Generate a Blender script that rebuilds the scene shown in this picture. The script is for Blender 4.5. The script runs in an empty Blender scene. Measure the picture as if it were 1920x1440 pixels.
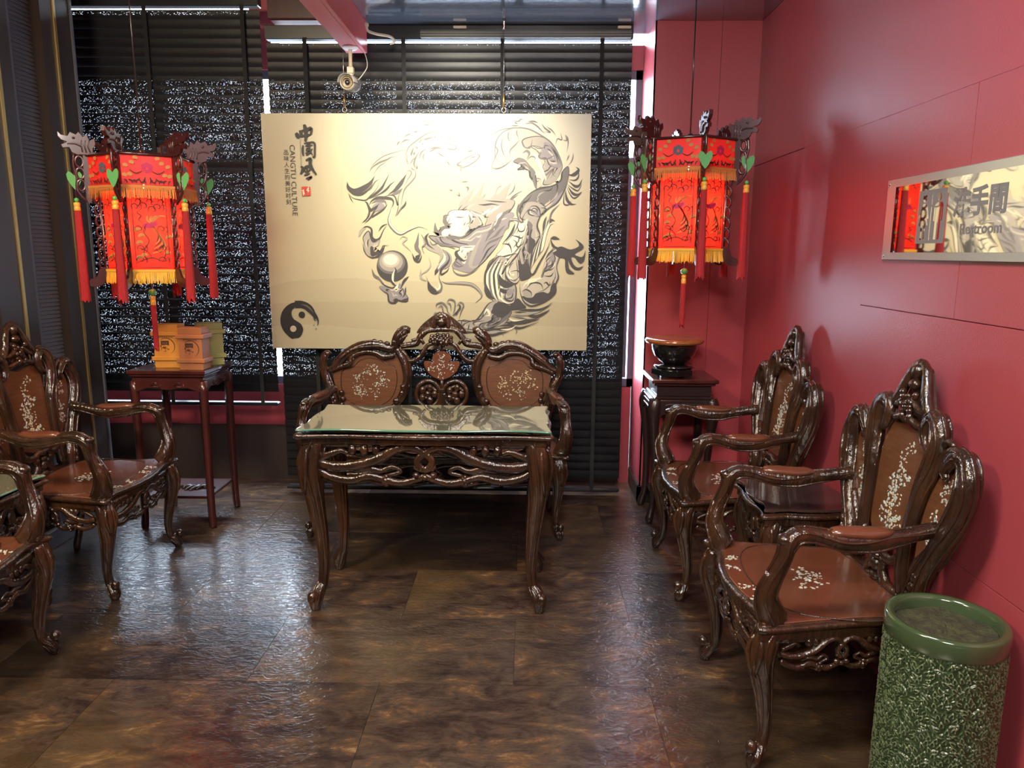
import bpy, math, random, bmesh
from math import sin, cos, pi, radians, sqrt, atan2
from mathutils import Vector, Matrix
import numpy as np
random.seed(7)
SC = bpy.context.scene
COL = SC.collection
# ---------------------------------------------------------------- camera
CAMH = 1.45
def make_camera():
    pitch, yaw, roll = radians(10.1), radians(1.0), radians(0.3)
    F = Vector((-sin(yaw)*cos(pitch), cos(yaw)*cos(pitch), -sin(pitch)))
    R = Vector((cos(yaw), sin(yaw), 0)); U = R.cross(F)
    R2 = cos(roll)*R + sin(roll)*U; U2 = -sin(roll)*R + cos(roll)*U
    cd = bpy.data.cameras.new('camera'); co = bpy.data.objects.new('camera', cd); COL.objects.link(co)
    m = Matrix((R2, U2, -F)).transposed().to_4x4(); m.translation = Vector((0, 0, CAMH))
    co.matrix_world = m
    cd.sensor_fit = 'HORIZONTAL'; cd.sensor_width = 36; cd.lens = 1387/1920*36; cd.clip_start = .05
    SC.camera = co
make_camera()
# ---------------------------------------------------------------- world, exposure, lights
SC.view_settings.view_transform = 'Standard'; SC.view_settings.look = 'None'
SC.view_settings.gamma = 1; SC.view_settings.use_curve_mapping = False
SC.view_settings.exposure = 0.08
W = bpy.data.worlds.new('daylight'); SC.world = W; W.use_nodes = True
W.node_tree.nodes['Background'].inputs[0].default_value = (.74, .86, 1, 1)
W.node_tree.nodes['Background'].inputs[1].default_value = 28.0
SC.cycles.max_bounces = 8; SC.cycles.transparent_max_bounces = 16
SC.cycles.sample_clamp_indirect = 6.0
def aim(o, tgt):
    o.rotation_euler = (Vector(tgt)-o.location).to_track_quat('-Z', 'Y').to_euler()
def light(name, kind, loc, tgt, power, col, **kw):
    l = bpy.data.lights.new(name, kind); l.energy = power; l.color = col
    for k, v in kw.items(): setattr(l, k, v)
    o = bpy.data.objects.new(name, l); COL.objects.link(o); o.location = loc
    if tgt: aim(o, tgt)
    return o
light('picture_spotlight', 'SPOT', (-.43, 3.02, 2.58), (-.43, 4.18, 1.84), 260, (1, .92, .74), spot_size=radians(74), spot_blend=1.0, shadow_soft_size=.04)
light('ceiling_fill_light', 'AREA', (-1.75, .9, 2.92), (-1.75, 2.1, .3), 125, (1, .82, .58), shape='RECTANGLE', size=.6, size_y=.6)  # unseen ceiling fill lights, added to brighten floor, furniture and walls
light('ceiling_fill_light', 'AREA', (.0, -.5, 2.62), (-.1, 1.2, 0), 115, (1, .93, .84), shape='RECTANGLE', size=.9, size_y=.5)
light('ceiling_fill_light', 'AREA', (.15, 1.35, 2.63), (.75, 2.0, 1.0), 46, (.97, .95, 1), shape='RECTANGLE', size=.5, size_y=.3)
for wx, wz, sx, sz in ((-2.05, 1.6, 1.6, 1.9), (-.45, 1.6, 2.2, 1.9)):
    light('window_portal', 'AREA', (wx, 4.85, wz), (wx, 0, wz), 1, (1, 1, 1), shape='RECTANGLE', size=sx, size_y=sz).data.cycles.is_portal = True

# ---------------------------------------------------------------- materials
def mat(name, color=(.5,.5,.5), rough=.5, metal=0, coat=0, trans=0, emis=None, es=0, bump=None, var=None, spec=.5, coatr=.08):
    """bump=(scale, strength, stretch xyz, detail); var=(color2, scale, stretch, lo, hi)"""
    m = bpy.data.materials.new(name); m.use_nodes = True
    nt = m.node_tree; b = nt.nodes['Principled BSDF']
    b.inputs['Base Color'].default_value = (*color, 1); b.inputs['Roughness'].default_value = rough
    b.inputs['Metallic'].default_value = metal; b.inputs['Coat Weight'].default_value = coat
    b.inputs['Coat Roughness'].default_value = coatr
    b.inputs['Transmission Weight'].default_value = trans; b.inputs['Specular IOR Level'].default_value = spec
    if emis: b.inputs['Emission Color'].default_value = (*emis, 1); b.inputs['Emission Strength'].default_value = es
    def coords(st):
        tc = nt.nodes.new('ShaderNodeTexCoord'); mp = nt.nodes.new('ShaderNodeMapping')
        mp.inputs['Scale'].default_value = st; nt.links.new(tc.outputs['Object'], mp.inputs[0]); return mp.outputs[0]
    if var:
        n = nt.nodes.new('ShaderNodeTexNoise'); n.inputs['Scale'].default_value = var[1]; n.inputs['Detail'].default_value = 5
        nt.links.new(coords(var[2]), n.inputs['Vector'])
        r = nt.nodes.new('ShaderNodeValToRGB'); r.color_ramp.elements[0].position = var[3]; r.color_ramp.elements[1].position = var[4]
        r.color_ramp.elements[0].color = (*color, 1); r.color_ramp.elements[1].color = (*var[0], 1)
        nt.links.new(n.outputs[0], r.inputs[0]); nt.links.new(r.outputs[0], b.inputs['Base Color'])
    if bump:
        n = nt.nodes.new('ShaderNodeTexNoise'); n.inputs['Scale'].default_value = bump[0]; n.inputs['Detail'].default_value = bump[3] if len(bump) > 3 else 3
        nt.links.new(coords(bump[2]), n.inputs['Vector'])
        bp = nt.nodes.new('ShaderNodeBump'); bp.inputs['Strength'].default_value = bump[1]; bp.inputs['Distance'].default_value = .01
        nt.links.new(n.outputs[0], bp.inputs['Height']); nt.links.new(bp.outputs[0], b.inputs['Normal'])
        if coat: nt.links.new(bp.outputs[0], b.inputs['Coat Normal'])
    return m
M = {}
M['carved'] = mat('carved_rosewood', (.020, .009, .005), .22, coat=.8, bump=(70, .55, (1, 1, .28), 4), var=((.058, .023, .009), 16, (1, 1, .3), .38, .75))
M['polish'] = mat('polished_rosewood', (.145, .045, .020), .27, coat=.5, var=((.095, .030, .014), 9, (4, 1, 4), .3, .75), bump=(60, .01, (.3, 3, 3)))
M['panelwood'] = mat('panel_rosewood', (.145, .055, .022), .32, coat=.4, var=((.095, .036, .015), 16, (1, 1, 7), .35, .7), bump=(60, .06, (1, 1, 6)))
M['darkred'] = mat('dark_red_wood', (.062, .014, .012), .28, coat=.5, var=((.04, .009, .008), 20, (1, 1, .2), .4, .7))
M['darkwood'] = mat('ebonised_wood', (.022, .012, .011), .3, coat=.4)
M['pearl'] = mat('mother_of_pearl', (.50, .48, .40), .22, coat=.4, var=((.50, .62, .56), 40, (1, 1, 1), .4, .6))
M['pearl2'] = mat('mother_of_pearl_gold', (.62, .54, .32), .25, coat=.3)
M['red'] = mat('red_wall_paint', (.35, .056, .068), .31, bump=(260, .10, (1, 1, 1)), spec=.45)
M['redseam'] = mat('red_seam', (.16, .02, .025), .6)
M['beamred'] = mat('red_beam_lit_pink', (.55, .10, .12), .4)  # red made pinker, standing in for light reflected onto the underside
M['ceil'] = mat('dark_glossy_ceiling', (.075, .092, .12), .13, bump=(3.5, .05, (.4, 9, 1)), spec=1.0, coat=1, coatr=.1)
M['darkwall'] = mat('dark_wall', (.030, .016, .013), .6)
M['post'] = mat('dark_brown_post', (.022, .013, .011), .4)
M['gold'] = mat('brass_strip', (.42, .30, .12), .35, metal=.8)
M['greyframe'] = mat('grey_frame', (.07, .075, .09), .5)
M['alu'] = mat('window_frame', (.10, .10, .14), .35)
M['glassgreen'] = mat('table_glass', (.20, .20, .135), .03, coat=1, spec=1.0, coatr=.02)
M['glassgreen'].node_tree.nodes['Principled BSDF'].inputs['Coat IOR'].default_value = 1.9
M['glassedge'] = mat('glass_edge', (.10, .26, .19), .08, coat=1)
M['glassdark'] = mat('dark_table_glass', (.05, .03, .028), .04, coat=.6, spec=1.0)
M['black'] = mat('black_lacquer', (.008, .008, .008), .12, coat=1)
M['lid'] = mat('brown_varnished_lid', (.30, .10, .03), .18, coat=1, var=((.20, .06, .018), 10, (1, 1, 5), .35, .7))
M['steel'] = mat('steel', (.55, .53, .50), .25, metal=1)
M['cream'] = mat('cream_plastic', (.62, .56, .42), .4)
M['white'] = mat('white_plastic', (.75, .75, .72), .35)
M['valance'] = mat('valance_grey', (.16, .15, .125), .4)
M['greyhousing'] = mat('camera_housing', (.42, .41, .38), .35, metal=.3)
M['lens'] = mat('camera_lens', (.01, .01, .012), .05, coat=1)
M['cable'] = mat('cable', (.6, .55, .5), .5)
M['cablered'] = mat('red_cable', (.4, .05, .04), .5)
M['tape'] = mat('black_ladder_tape', (.008, .008, .009), .8)
M['rail'] = mat('blind_rail', (.012, .012, .014), .3)
M['tassel'] = mat('red_tassel', (.40, .010, .015), .6, bump=(90, .6, (6, 6, .4)))
M['goldband'] = mat('gold_thread', (.75, .40, .05), .4)
M['leaf'] = mat('green_felt', (.10, .34, .10), .7)
M['bead'] = mat('green_bead', (.10, .42, .09), .25, coat=.5)
M['fringe'] = mat('gold_fringe', (.78, .42, .04), .7)
M['fringe2'] = mat('orange_fringe', (.58, .20, .04), .7)
M['lanternwood'] = mat('lantern_wood', (.050, .010, .010), .3, coat=.5)
M['thread'] = mat('dark_embroidery', (.07, .02, .012), .7)
M['thread2'] = mat('gold_embroidery', (.45, .22, .05), .6)
M['thread3'] = mat('blue_embroidery', (.07, .12, .16), .6)
M['thread4'] = mat('magenta_embroidery', (.5, .02, .10), .6)
M['ink'] = mat('black_ink', (.012, .011, .012), .5)
M['ink1'] = mat('dark_grey_ink', (.036, .033, .032), .5)
M['ink2'] = mat('mid_grey_ink', (.105, .096, .090), .5)
M['ink3'] = mat('light_grey_ink', (.25, .225, .19), .5)
M['ink4'] = mat('pale_grey_ink', (.35, .315, .24), .5)
M['inkv'] = mat('lavender_ink', (.19, .17, .175), .5)
M['inkp'] = mat('pale_paper_ink', (.58, .53, .38), .5)
M['inkr'] = mat('red_seal_ink', (.50, .03, .02), .5)
M['hill'] = mat('pale_hill_print', (.355, .31, .20), .38)
M['hill2'] = mat('paler_hill_print', (.385, .34, .22), .38)
M['poster'] = mat('cream_canvas_print', (.42, .375, .245), .30, bump=(300, .05, (1, 1, 1)))
M['edge'] = mat('canvas_edge', (.6, .55, .4), .6)
M['mirror'] = mat('mirror_acrylic', (.86, .86, .82), .03, metal=1)
M['frost'] = mat('frosted_acrylic', (.42, .43, .40), .22, metal=.55)
M['etch'] = mat('etched_grey', (.17, .17, .16), .45)
M['boxy'] = mat('yellow_bamboo', (.50, .22, .035), .5)
M['boxo'] = mat('orange_bamboo', (.36, .14, .055), .5)
M['boxg'] = mat('olive_bamboo', (.26, .27, .09), .45)
M['burn'] = mat('burnt_print', (.05, .02, .012), .6)
M['soil'] = mat('dark_residue', (.03, .028, .012), .9, bump=(120, .9, (1, 1, 1)), var=((.055, .06, .02), 40, (1, 1, 1), .4, .65))
M['base'] = mat('dark_baseboard', (.018, .017, .012), .4)

def nodes_mat(name):
    m = bpy.data.materials.new(name); m.use_nodes = True; nt = m.node_tree
    return m, nt, nt.nodes['Principled BSDF']
def floor_mat():
    m, nt, b = nodes_mat('stone_look_tiles'); N = nt.nodes.new; L = nt.links.new
    tc = N('ShaderNodeTexCoord'); oi = N('ShaderNodeObjectInfo')
    geo = N('ShaderNodeNewGeometry')
    off = N('ShaderNodeVectorMath'); off.operation = 'MULTIPLY_ADD'
    comb = N('ShaderNodeCombineXYZ'); L(oi.outputs['Random'], comb.inputs[0]); L(oi.outputs['Random'], comb.inputs[1]); L(oi.outputs['Random'], comb.inputs[2])
    L(comb.outputs[0], off.inputs[0]); off.inputs[1].default_value = (37, 91, 53); L(geo.outputs['Position'], off.inputs[2])
    mp = N('ShaderNodeMapping'); mp.inputs['Scale'].default_value = (1, 2.0, 1); L(off.outputs[0], mp.inputs[0])
    n1 = N('ShaderNodeTexNoise'); n1.inputs['Scale'].default_value = 5.5; n1.inputs['Detail'].default_value = 9; n1.inputs['Roughness'].default_value = .80; n1.inputs['Distortion'].default_value = .45
    L(mp.outputs[0], n1.inputs['Vector'])
    r1 = N('ShaderNodeValToRGB'); e = r1.color_ramp.elements
    e[0].position = .28; e[0].color = (.008, .005, .005, 1); e[1].position = .72; e[1].color = (.36, .24, .12, 1)
    for p, c in ((.41, (.018, .011, .010, 1)), (.47, (.038, .020, .014, 1)), (.52, (.048, .034, .027, 1)), (.575, (.085, .042, .019, 1)), (.63, (.16, .095, .045, 1))):
        x = e.new(p); x.color = c
    L(n1.outputs[0], r1.inputs[0])
    n2 = N('ShaderNodeTexNoise'); n2.inputs['Scale'].default_value = 1.3; n2.inputs['Detail'].default_value = 4; L(off.outputs[0], n2.inputs['Vector'])
    r2 = N('ShaderNodeValToRGB'); r2.color_ramp.elements[0].position = .48; r2.color_ramp.elements[1].position = .66
    L(n2.outputs[0], r2.inputs[0])
    mx = N('ShaderNodeMix'); mx.data_type = 'RGBA'; mx.inputs['B'].default_value = (.105, .066, .026, 1)
    mf = N('ShaderNodeMath'); mf.operation = 'MULTIPLY'; mf.inputs[1].default_value = .45; L(r2.outputs[0], mf.inputs[0]); L(mf.outputs[0], mx.inputs['Factor'])
    L(r1.outputs[0], mx.inputs['A'])
    hv = N('ShaderNodeHueSaturation'); L(mx.outputs['Result'], hv.inputs['Color'])
    mr = N('ShaderNodeMapRange'); mr.inputs['To Min'].default_value = .62; mr.inputs['To Max'].default_value = 1.35; L(oi.outputs['Random'], mr.inputs['Value']); L(mr.outputs[0], hv.inputs['Value'])
    L(hv.outputs[0], b.inputs['Base Color'])
    n3 = N('ShaderNodeTexNoise'); n3.inputs['Scale'].default_value = 26; n3.inputs['Detail'].default_value = 4; n3.inputs['Distortion'].default_value = 1.6; m3 = N('ShaderNodeMapping'); m3.inputs['Scale'].default_value = (1, 1.9, 1); L(geo.outputs['Position'], m3.inputs[0]); L(m3.outputs[0], n3.inputs['Vector'])
    bp = N('ShaderNodeBump'); bp.inputs['Strength'].default_value = .48; bp.inputs['Distance'].default_value = .004; L(n3.outputs[0], bp.inputs['Height']); L(bp.outputs[0], b.inputs['Normal'])
    b.inputs['Roughness'].default_value = .3; b.inputs['Specular IOR Level'].default_value = .3; b.inputs['Coat Weight'].default_value = .9; b.inputs['Coat Roughness'].default_value = .05
    L(bp.outputs[0], b.inputs['Coat Normal'])
    return m
M['floor'] = floor_mat()
def slat_mat():
    m, nt, b = nodes_mat('perforated_dark_slat'); N = nt.nodes.new; L = nt.links.new
    b.inputs['Base Color'].default_value = (.011, .011, .013, 1); b.inputs['Roughness'].default_value = .36; b.inputs['Specular IOR Level'].default_value = .28
    geo = N('ShaderNodeNewGeometry'); mp = N('ShaderNodeMapping'); mp.inputs['Scale'].default_value = (225, 0.001, 400); L(geo.outputs['Position'], mp.inputs[0])
    v = N('ShaderNodeTexVoronoi'); v.inputs['Scale'].default_value = 1.0; L(mp.outputs[0], v.inputs['Vector'])
    wn = N('ShaderNodeTexNoise'); wn.inputs['Scale'].default_value = .05; wn.inputs['Detail'].default_value = 5; L(mp.outputs[0], wn.inputs['Vector'])
    th = N('ShaderNodeMath'); th.operation = 'MULTIPLY'; th.inputs[1].default_value = .50; L(wn.outputs[0], th.inputs[0])
    lt = N('ShaderNodeMath'); lt.operation = 'LESS_THAN'; L(v.outputs['Distance'], lt.inputs[0]); L(th.outputs[0], lt.inputs[1])
    sep = N('ShaderNodeSeparateColor'); L(v.outputs['Color'], sep.inputs[0])
    g2 = N('ShaderNodeMath'); g2.operation = 'GREATER_THAN'; g2.inputs[1].default_value = .76; L(sep.outputs[0], g2.inputs[0])
    mu = N('ShaderNodeMath'); mu.operation = 'MULTIPLY'; L(lt.outputs[0], mu.inputs[0]); L(g2.outputs[0], mu.inputs[1])
    tc = N('ShaderNodeTexCoord'); sp = N('ShaderNodeSeparateXYZ'); L(tc.outputs['Object'], sp.inputs[0])
    ab = N('ShaderNodeMath'); ab.operation = 'ABSOLUTE'; L(sp.outputs[2], ab.inputs[0])
    el = N('ShaderNodeMath'); el.operation = 'LESS_THAN'; el.inputs[1].default_value = .0185; L(ab.outputs[0], el.inputs[0])
    mm = N('ShaderNodeMath'); mm.operation = 'MULTIPLY'; L(mu.outputs[0], mm.inputs[0]); L(el.outputs[0], mm.inputs[1]); mu = mm
    m2 = N('ShaderNodeMath'); m2.operation = 'MULTIPLY'; m2.inputs[1].default_value = .25; L(mu.outputs[0], m2.inputs[0])
    tr = N('ShaderNodeBsdfTransparent'); ms = N('ShaderNodeMixShader'); L(m2.outputs[0], ms.inputs[0]); L(b.outputs[0], ms.inputs[1]); L(tr.outputs[0], ms.inputs[2])
    out = nt.nodes['Material Output']; L(ms.outputs[0], out.inputs[0])
    n = N('ShaderNodeTexNoise'); n.inputs['Scale'].default_value = 1.2; n.inputs['Detail'].default_value = 4; L(mp.outputs[0], n.inputs['Vector'])
    bp = N('ShaderNodeBump'); bp.inputs['Strength'].default_value = .25; bp.inputs['Distance'].default_value = .002; L(n.outputs[0], bp.inputs['Height']); L(bp.outputs[0], b.inputs['Normal'])
    return m
M['slat'] = slat_mat()
def silk(name, col, tr):
    m, nt, b = nodes_mat(name); N = nt.nodes.new; L = nt.links.new
    b.inputs['Base Color'].default_value = (*col, 1); b.inputs['Roughness'].default_value = .4
    t = N('ShaderNodeBsdfTranslucent'); t.inputs[0].default_value = (*col, 1)
    ms = N('ShaderNodeMixShader'); ms.inputs[0].default_value = tr; L(b.outputs[0], ms.inputs[1]); L(t.outputs[0], ms.inputs[2]); L(ms.outputs[0], nt.nodes['Material Output'].inputs[0])
    return m
M['silk'] = silk('red_lantern_silk', (.90, .030, .018), .6)
M['silk2'] = silk('red_band_silk', (.80, .035, .03), .3)
def pane_mat():
    m, nt, b = nodes_mat('daylit_window_glass'); N = nt.nodes.new; L = nt.links.new
    t = N('ShaderNodeBsdfTransparent'); t.inputs[0].default_value = (.9, .95, 1, 1)
    g = N('ShaderNodeBsdfGlossy'); g.inputs['Roughness'].default_value = .05
    ms = N('ShaderNodeMixShader'); ms.inputs[0].default_value = .06; L(t.outputs[0], ms.inputs[1]); L(g.outputs[0], ms.inputs[2]); L(ms.outputs[0], nt.nodes['Material Output'].inputs[0])
    return m
M['pane'] = pane_mat()
M['outside'] = mat('outside_blocker_dark', (.012, .014, .018), .8)  # for the block added outside to darken the view through the window

# ---------------------------------------------------------------- mesh helpers
def cr(P, n=5, closed=False):
    """Catmull-Rom through rows of equal length"""
    P = [tuple(p) for p in P]; out = []; N_ = len(P)
    if N_ < 3 and not closed:
        return [tuple(a+(b-a)*k/n for a, b in zip(P[0], P[-1])) for k in range(n+1)]
    rng = range(N_) if closed else range(N_-1)
    for i in rng:
        if closed: a, b, c, d = P[i-1], P[i], P[(i+1) % N_], P[(i+2) % N_]
        else: a, b, c, d = P[max(i-1, 0)], P[i], P[i+1], P[min(i+2, N_-1)]
        for k in range(n):
            t = k/n
            out.append(tuple(.5*((2*q)+(-p+r)*t+(2*p-5*q+4*r-s)*t*t+(-p+3*q-3*r+s)*t**3) for p, q, r, s in zip(a, b, c, d)))
    if not closed: out.append(P[-1])
    return out
class MB:
    def __init__(s): s.v = []; s.f = []; s.flat = []
    def add(s, V, F, smooth=True):
        o = len(s.v); s.v += [tuple(p) for p in V]
        for f in F: s.f.append(tuple(i+o for i in f)); s.flat.append(not smooth)
    def box(s, x0, x1, y0, y1, z0, z1, bev=0, fn=None):
        if bev <= 0:
            V = [(x, y, z) for x in (x0, x1) for y in (y0, y1) for z in (z0, z1)]
            F = [(0, 1, 3, 2), (4, 6, 7, 5), (0, 4, 5, 1), (2, 3, 7, 6), (0, 2, 6, 4), (1, 5, 7, 3)]
        else:
            b = bev; V = []; F = []
            def ring(i, z): return [(x0+i, y0+i, z), (x1-i, y0+i, z), (x1-i, y1-i, z), (x0+i, y1-i, z)]
            for i, z in ((b, z0), (0, z0+b), (0, z1-b), (b, z1)): V += ring(i, z)
            F = [(3, 2, 1, 0), (12, 13, 14, 15)]
            for r in range(3):
                for k in range(4): F.append((r*4+k, r*4+(k+1) % 4, r*4+4+(k+1) % 4, r*4+4+k))
        if fn: V = [fn(*p) for p in V]
        s.add(V, F, False)
    def tube(s, P, n=4, seg=8, sc=(1, 1, 1), groove=0, gk=4, closed=False, fn=None, raw=False, ridge=0):
        Q = P if raw else cr(P, n, closed)
        C = [Vector(q[:3]) for q in Q]; R = [q[3] for q in Q]; m = len(C)
        T = []
        for i in range(m):
            a = C[(i-1) % m] if closed else C[max(i-1, 0)]; b = C[(i+1) % m] if closed else C[min(i+1, m-1)]
            t = b-a; T.append(t.normalized() if t.length > 1e-9 else Vector((0, 0, 1)))
        up = Vector((0, 1, 0)) if abs(T[0].y) < .9 else Vector((1, 0, 0))
        nv = (up-T[0]*up.dot(T[0])).normalized(); V = []; RL = [[] for _ in range(ridge)]
        for i in range(m):
            nv = nv-T[i]*nv.dot(T[i])
            nv = nv.normalized() if nv.length > 1e-6 else T[i].orthogonal().normalized()
            bv = T[i].cross(nv)
            for k in range(ridge):
                a = 2*pi*(k+.5)/ridge+.25*sin(i*.45); o = (nv*cos(a)+bv*sin(a))*R[i]*.97; wv = .5+.5*abs(sin(pi*i/max(m-1, 1)))
                RL[k].append((C[i].x+o.x*sc[0], C[i].y+o.y*sc[1], C[i].z+o.z*sc[2], R[i]*.20*wv))
            for k in range(seg):
                a = 2*pi*k/seg; r = R[i]*(1+groove*cos(gk*a))
                o = nv*cos(a)*r+bv*sin(a)*r
                p = C[i]+Vector((o.x*sc[0], o.y*sc[1], o.z*sc[2]))
                V.append(fn(*p) if fn else tuple(p))
        F = []
        for i in range(m if closed else m-1):
            j = (i+1) % m
            for k in range(seg): F.append((i*seg+k, i*seg+(k+1) % seg, j*seg+(k+1) % seg, j*seg+k))
        if not closed: F.append(tuple(range(seg))[::-1]); F.append(tuple((m-1)*seg+k for k in range(seg)))
        s.add(V, F)
        for q in RL: s.tube(q, n=1, seg=5, fn=fn, raw=True)
    def ell(s, c, r, seg=10, rings=6, rot=None, fn=None):
        if not hasattr(r, '__len__'): r = (r, r, r)
        V = []; F = []
        for i in range(rings+1):
            th = pi*i/rings
            for k in range(seg):
                a = 2*pi*k/seg; p = Vector((r[0]*sin(th)*cos(a), r[1]*sin(th)*sin(a), r[2]*cos(th)))
                if rot: p = rot @ p
                p = p+Vector(c); V.append(fn(*p) if fn else tuple(p))
        for i in range(rings):
            for k in range(seg): F.append((i*seg+k, (i+1)*seg+k, (i+1)*seg+(k+1) % seg, i*seg+(k+1) % seg))
        s.add(V, F)
    def prism(s, poly, fn, d0, d1, bev=.002, smooth=False):
        """poly list of (a,b); fn(a,b,d)->xyz"""
        n = len(poly)
        area = sum(poly[i][0]*poly[(i+1) % n][1]-poly[(i+1) % n][0]*poly[i][1] for i in range(n))
        if area < 0: poly = poly[::-1]
        nr = []
        for i in range(n):
            a, b = poly[i-1], poly[(i+1) % n]; dx, dy = b[0]-a[0], b[1]-a[1]; l = sqrt(dx*dx+dy*dy) or 1
            nr.append((-dy/l, dx/l))
        ins = [(p[0]+q[0]*bev, p[1]+q[1]*bev) for p, q in zip(poly, nr)]
        rings = [(poly, d0), (poly, d1-bev), (ins, d1)] if bev else [(poly, d0), (poly, d1)]
        V = [fn(p[0], p[1], d) for rg, d in rings for p in rg]; F = [tuple(range(n))[::-1]]
        for r in range(len(rings)-1):
            for k in range(n): F.append((r*n+k, r*n+(k+1) % n, (r+1)*n+(k+1) % n, (r+1)*n+k))
        F.append(tuple((len(rings)-1)*n+k for k in range(n)))
        s.add(V, F, smooth)
    def lathe(s, prof, c=(0, 0, 0), seg=32, smooth=True):
        V = []; F = []; m = len(prof)
        for r, z in prof:
            for k in range(seg): a = 2*pi*k/seg; V.append((c[0]+r*cos(a), c[1]+r*sin(a), c[2]+z))
        for i in range(m-1):
            for k in range(seg): F.append((i*seg+k, i*seg+(k+1) % seg, (i+1)*seg+(k+1) % seg, (i+1)*seg+k))
        F.append(tuple(range(seg))[::-1]); F.append(tuple((m-1)*seg+k for k in range(seg)))
        s.add(V, F, smooth)
    def build(s, name, m, parent=None, loc=None, fix=True):
        me = bpy.data.meshes.new(name); me.from_pydata(s.v, [], s.f)
        me.polygons.foreach_set('use_smooth', [not x for x in s.flat])
        if fix:
            bm = bmesh.new(); bm.from_mesh(me); bmesh.ops.recalc_face_normals(bm, faces=bm.faces); bm.to_mesh(me); bm.free()
        me.materials.append(M[m] if isinstance(m, str) else m); me.update()
        return link(name, me, parent, loc)
def link(name, me, parent=None, loc=None):
    o = bpy.data.objects.new(name, me); COL.objects.link(o)
    if parent: o.parent = parent
    if loc: o.location = loc
    return o
def tag(o, label=None, cat=None, group=None, kind=None):
    if label: o['label'] = label
    if cat: o['category'] = cat
    if group: o['group'] = group
    if kind: o['kind'] = kind
    return o
def thing(name, loc, rz, label, cat, group=None):
    o = bpy.data.objects.new(name, None); COL.objects.link(o); o.location = loc; o.rotation_euler = (0, 0, rz)
    o.empty_display_size = .1
    return tag(o, label, cat, group)
def copy_tree(o, parent=None):
    c = o.copy(); COL.objects.link(c)
    if parent: c.parent = parent
    for ch in list(o.children): copy_tree(ch, c)
    return c
def text_mesh(body, size, name, m, parent, fn, ext=0, align='CENTER', shear=0, bold=0):
    cu = bpy.data.curves.new('t', 'FONT'); cu.body = body; cu.size = size; cu.align_x = align; cu.align_y = 'CENTER'; cu.resolution_u = 3
    cu.offset = bold
    o = bpy.data.objects.new('t', cu); COL.objects.link(o)
    bpy.context.view_layer.update()
    me = bpy.data.meshes.new_from_object(o.evaluated_get(bpy.context.evaluated_depsgraph_get()))
    bpy.data.objects.remove(o); me.name = name
    for v in me.vertices: v.co = Vector(fn(v.co.x, v.co.y, 0))
    me.materials.clear(); me.materials.append(M[m])
    return link(name, me, parent)
# ================================================================ the room
XR, XL, YB, YC, CEIL, CEIL2 = 1.24, -2.40, 4.58, 4.20, 2.66, 3.0
def struct(name, fn, m, parent=None):
    b = MB(); fn(b); o = b.build(name, m, parent)
    if not parent: o['kind'] = 'structure'
    return o
# floor with individual tiles
floor = struct('floor', lambda b: b.box(-3.0, 1.5, -2.6, 4.76, -.08, -.004), 'redseam')
M['joint'] = mat('dark_joint', (.004, .003, .003), .9); floor.data.materials[0] = M['joint']
tb = MB(); tb.box(.0007, .9133, .0007, .4563, -.006, 0); tile0 = None
TW, TH = .914, .457
for r in range(-6, 10):
    y = 2.757+(r-3)*TH-.002
    for c in range(-3, 3):
        x = -.03+c*TW+(TW/2 if r % 2 else 0)
        if x > XR or x+TW < -3.0 or y > YB+.1: continue
        if tile0 is None: t = tile0 = tb.build('tile', 'floor', floor)
        else: t = link('tile', tile0.data, floor)
        t.location = (x, y, 0)
# right wall: seam-coloured core with separate panels
wall_right = struct('wall_right', lambda b: b.box(XR+.006, XR+.12, -2.6, 4.76, 0, CEIL), 'redseam')
g = .0012
for (a, b_, c, d) in ((3.465, 4.21, 1.916, CEIL), (.2, 3.465, 1.9150, CEIL), (3.465, 4.21, 0, 1.915), (2.77-g, 3.465+g*2, 0, 1.9172), (2.165, 2.77+g, 1.265, 1.9172), (.2, 2.165, 1.265, 1.9172),
                      (.2, 2.77+g, .578, 1.265), (2.14, 2.77+g, 0, .578), (.2, 2.14, 0, .578), (-2.5, .2, 0, CEIL)):
    struct('wall_panel', lambda q: q.box(XR, XR+.007, a+g, b_-g, c+(g if c else 0), d-g, .0008), 'red', wall_right)
# column wall behind the pedestal
XC = .678
wall_column = struct('wall_column', lambda b: b.box(XC+.006, XR+.006, YC+.006, YB+.2, 0, CEIL), 'redseam')
struct('wall_panel', lambda q: q.box(XC, 1.03-g, YC, YC+.008, .10, CEIL, .0008), 'red', wall_column)
struct('wall_panel', lambda q: q.box(1.03+g, XR, YC, YC+.008, .10, CEIL, .0008), 'red', wall_column)
struct('wall_panel', lambda q: q.box(XC, XC+.008, YC, YB+.02, .10, CEIL, .0008), 'red', wall_column)
tag(struct('baseboard_column', lambda b: (b.box(XC-.012, XR, YC-.012, YC+.01, 0, .10, .003), b.box(XC-.012, XC+.01, YC-.012, YB, 0, .10, .003)), 'base'), kind='structure')
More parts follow.
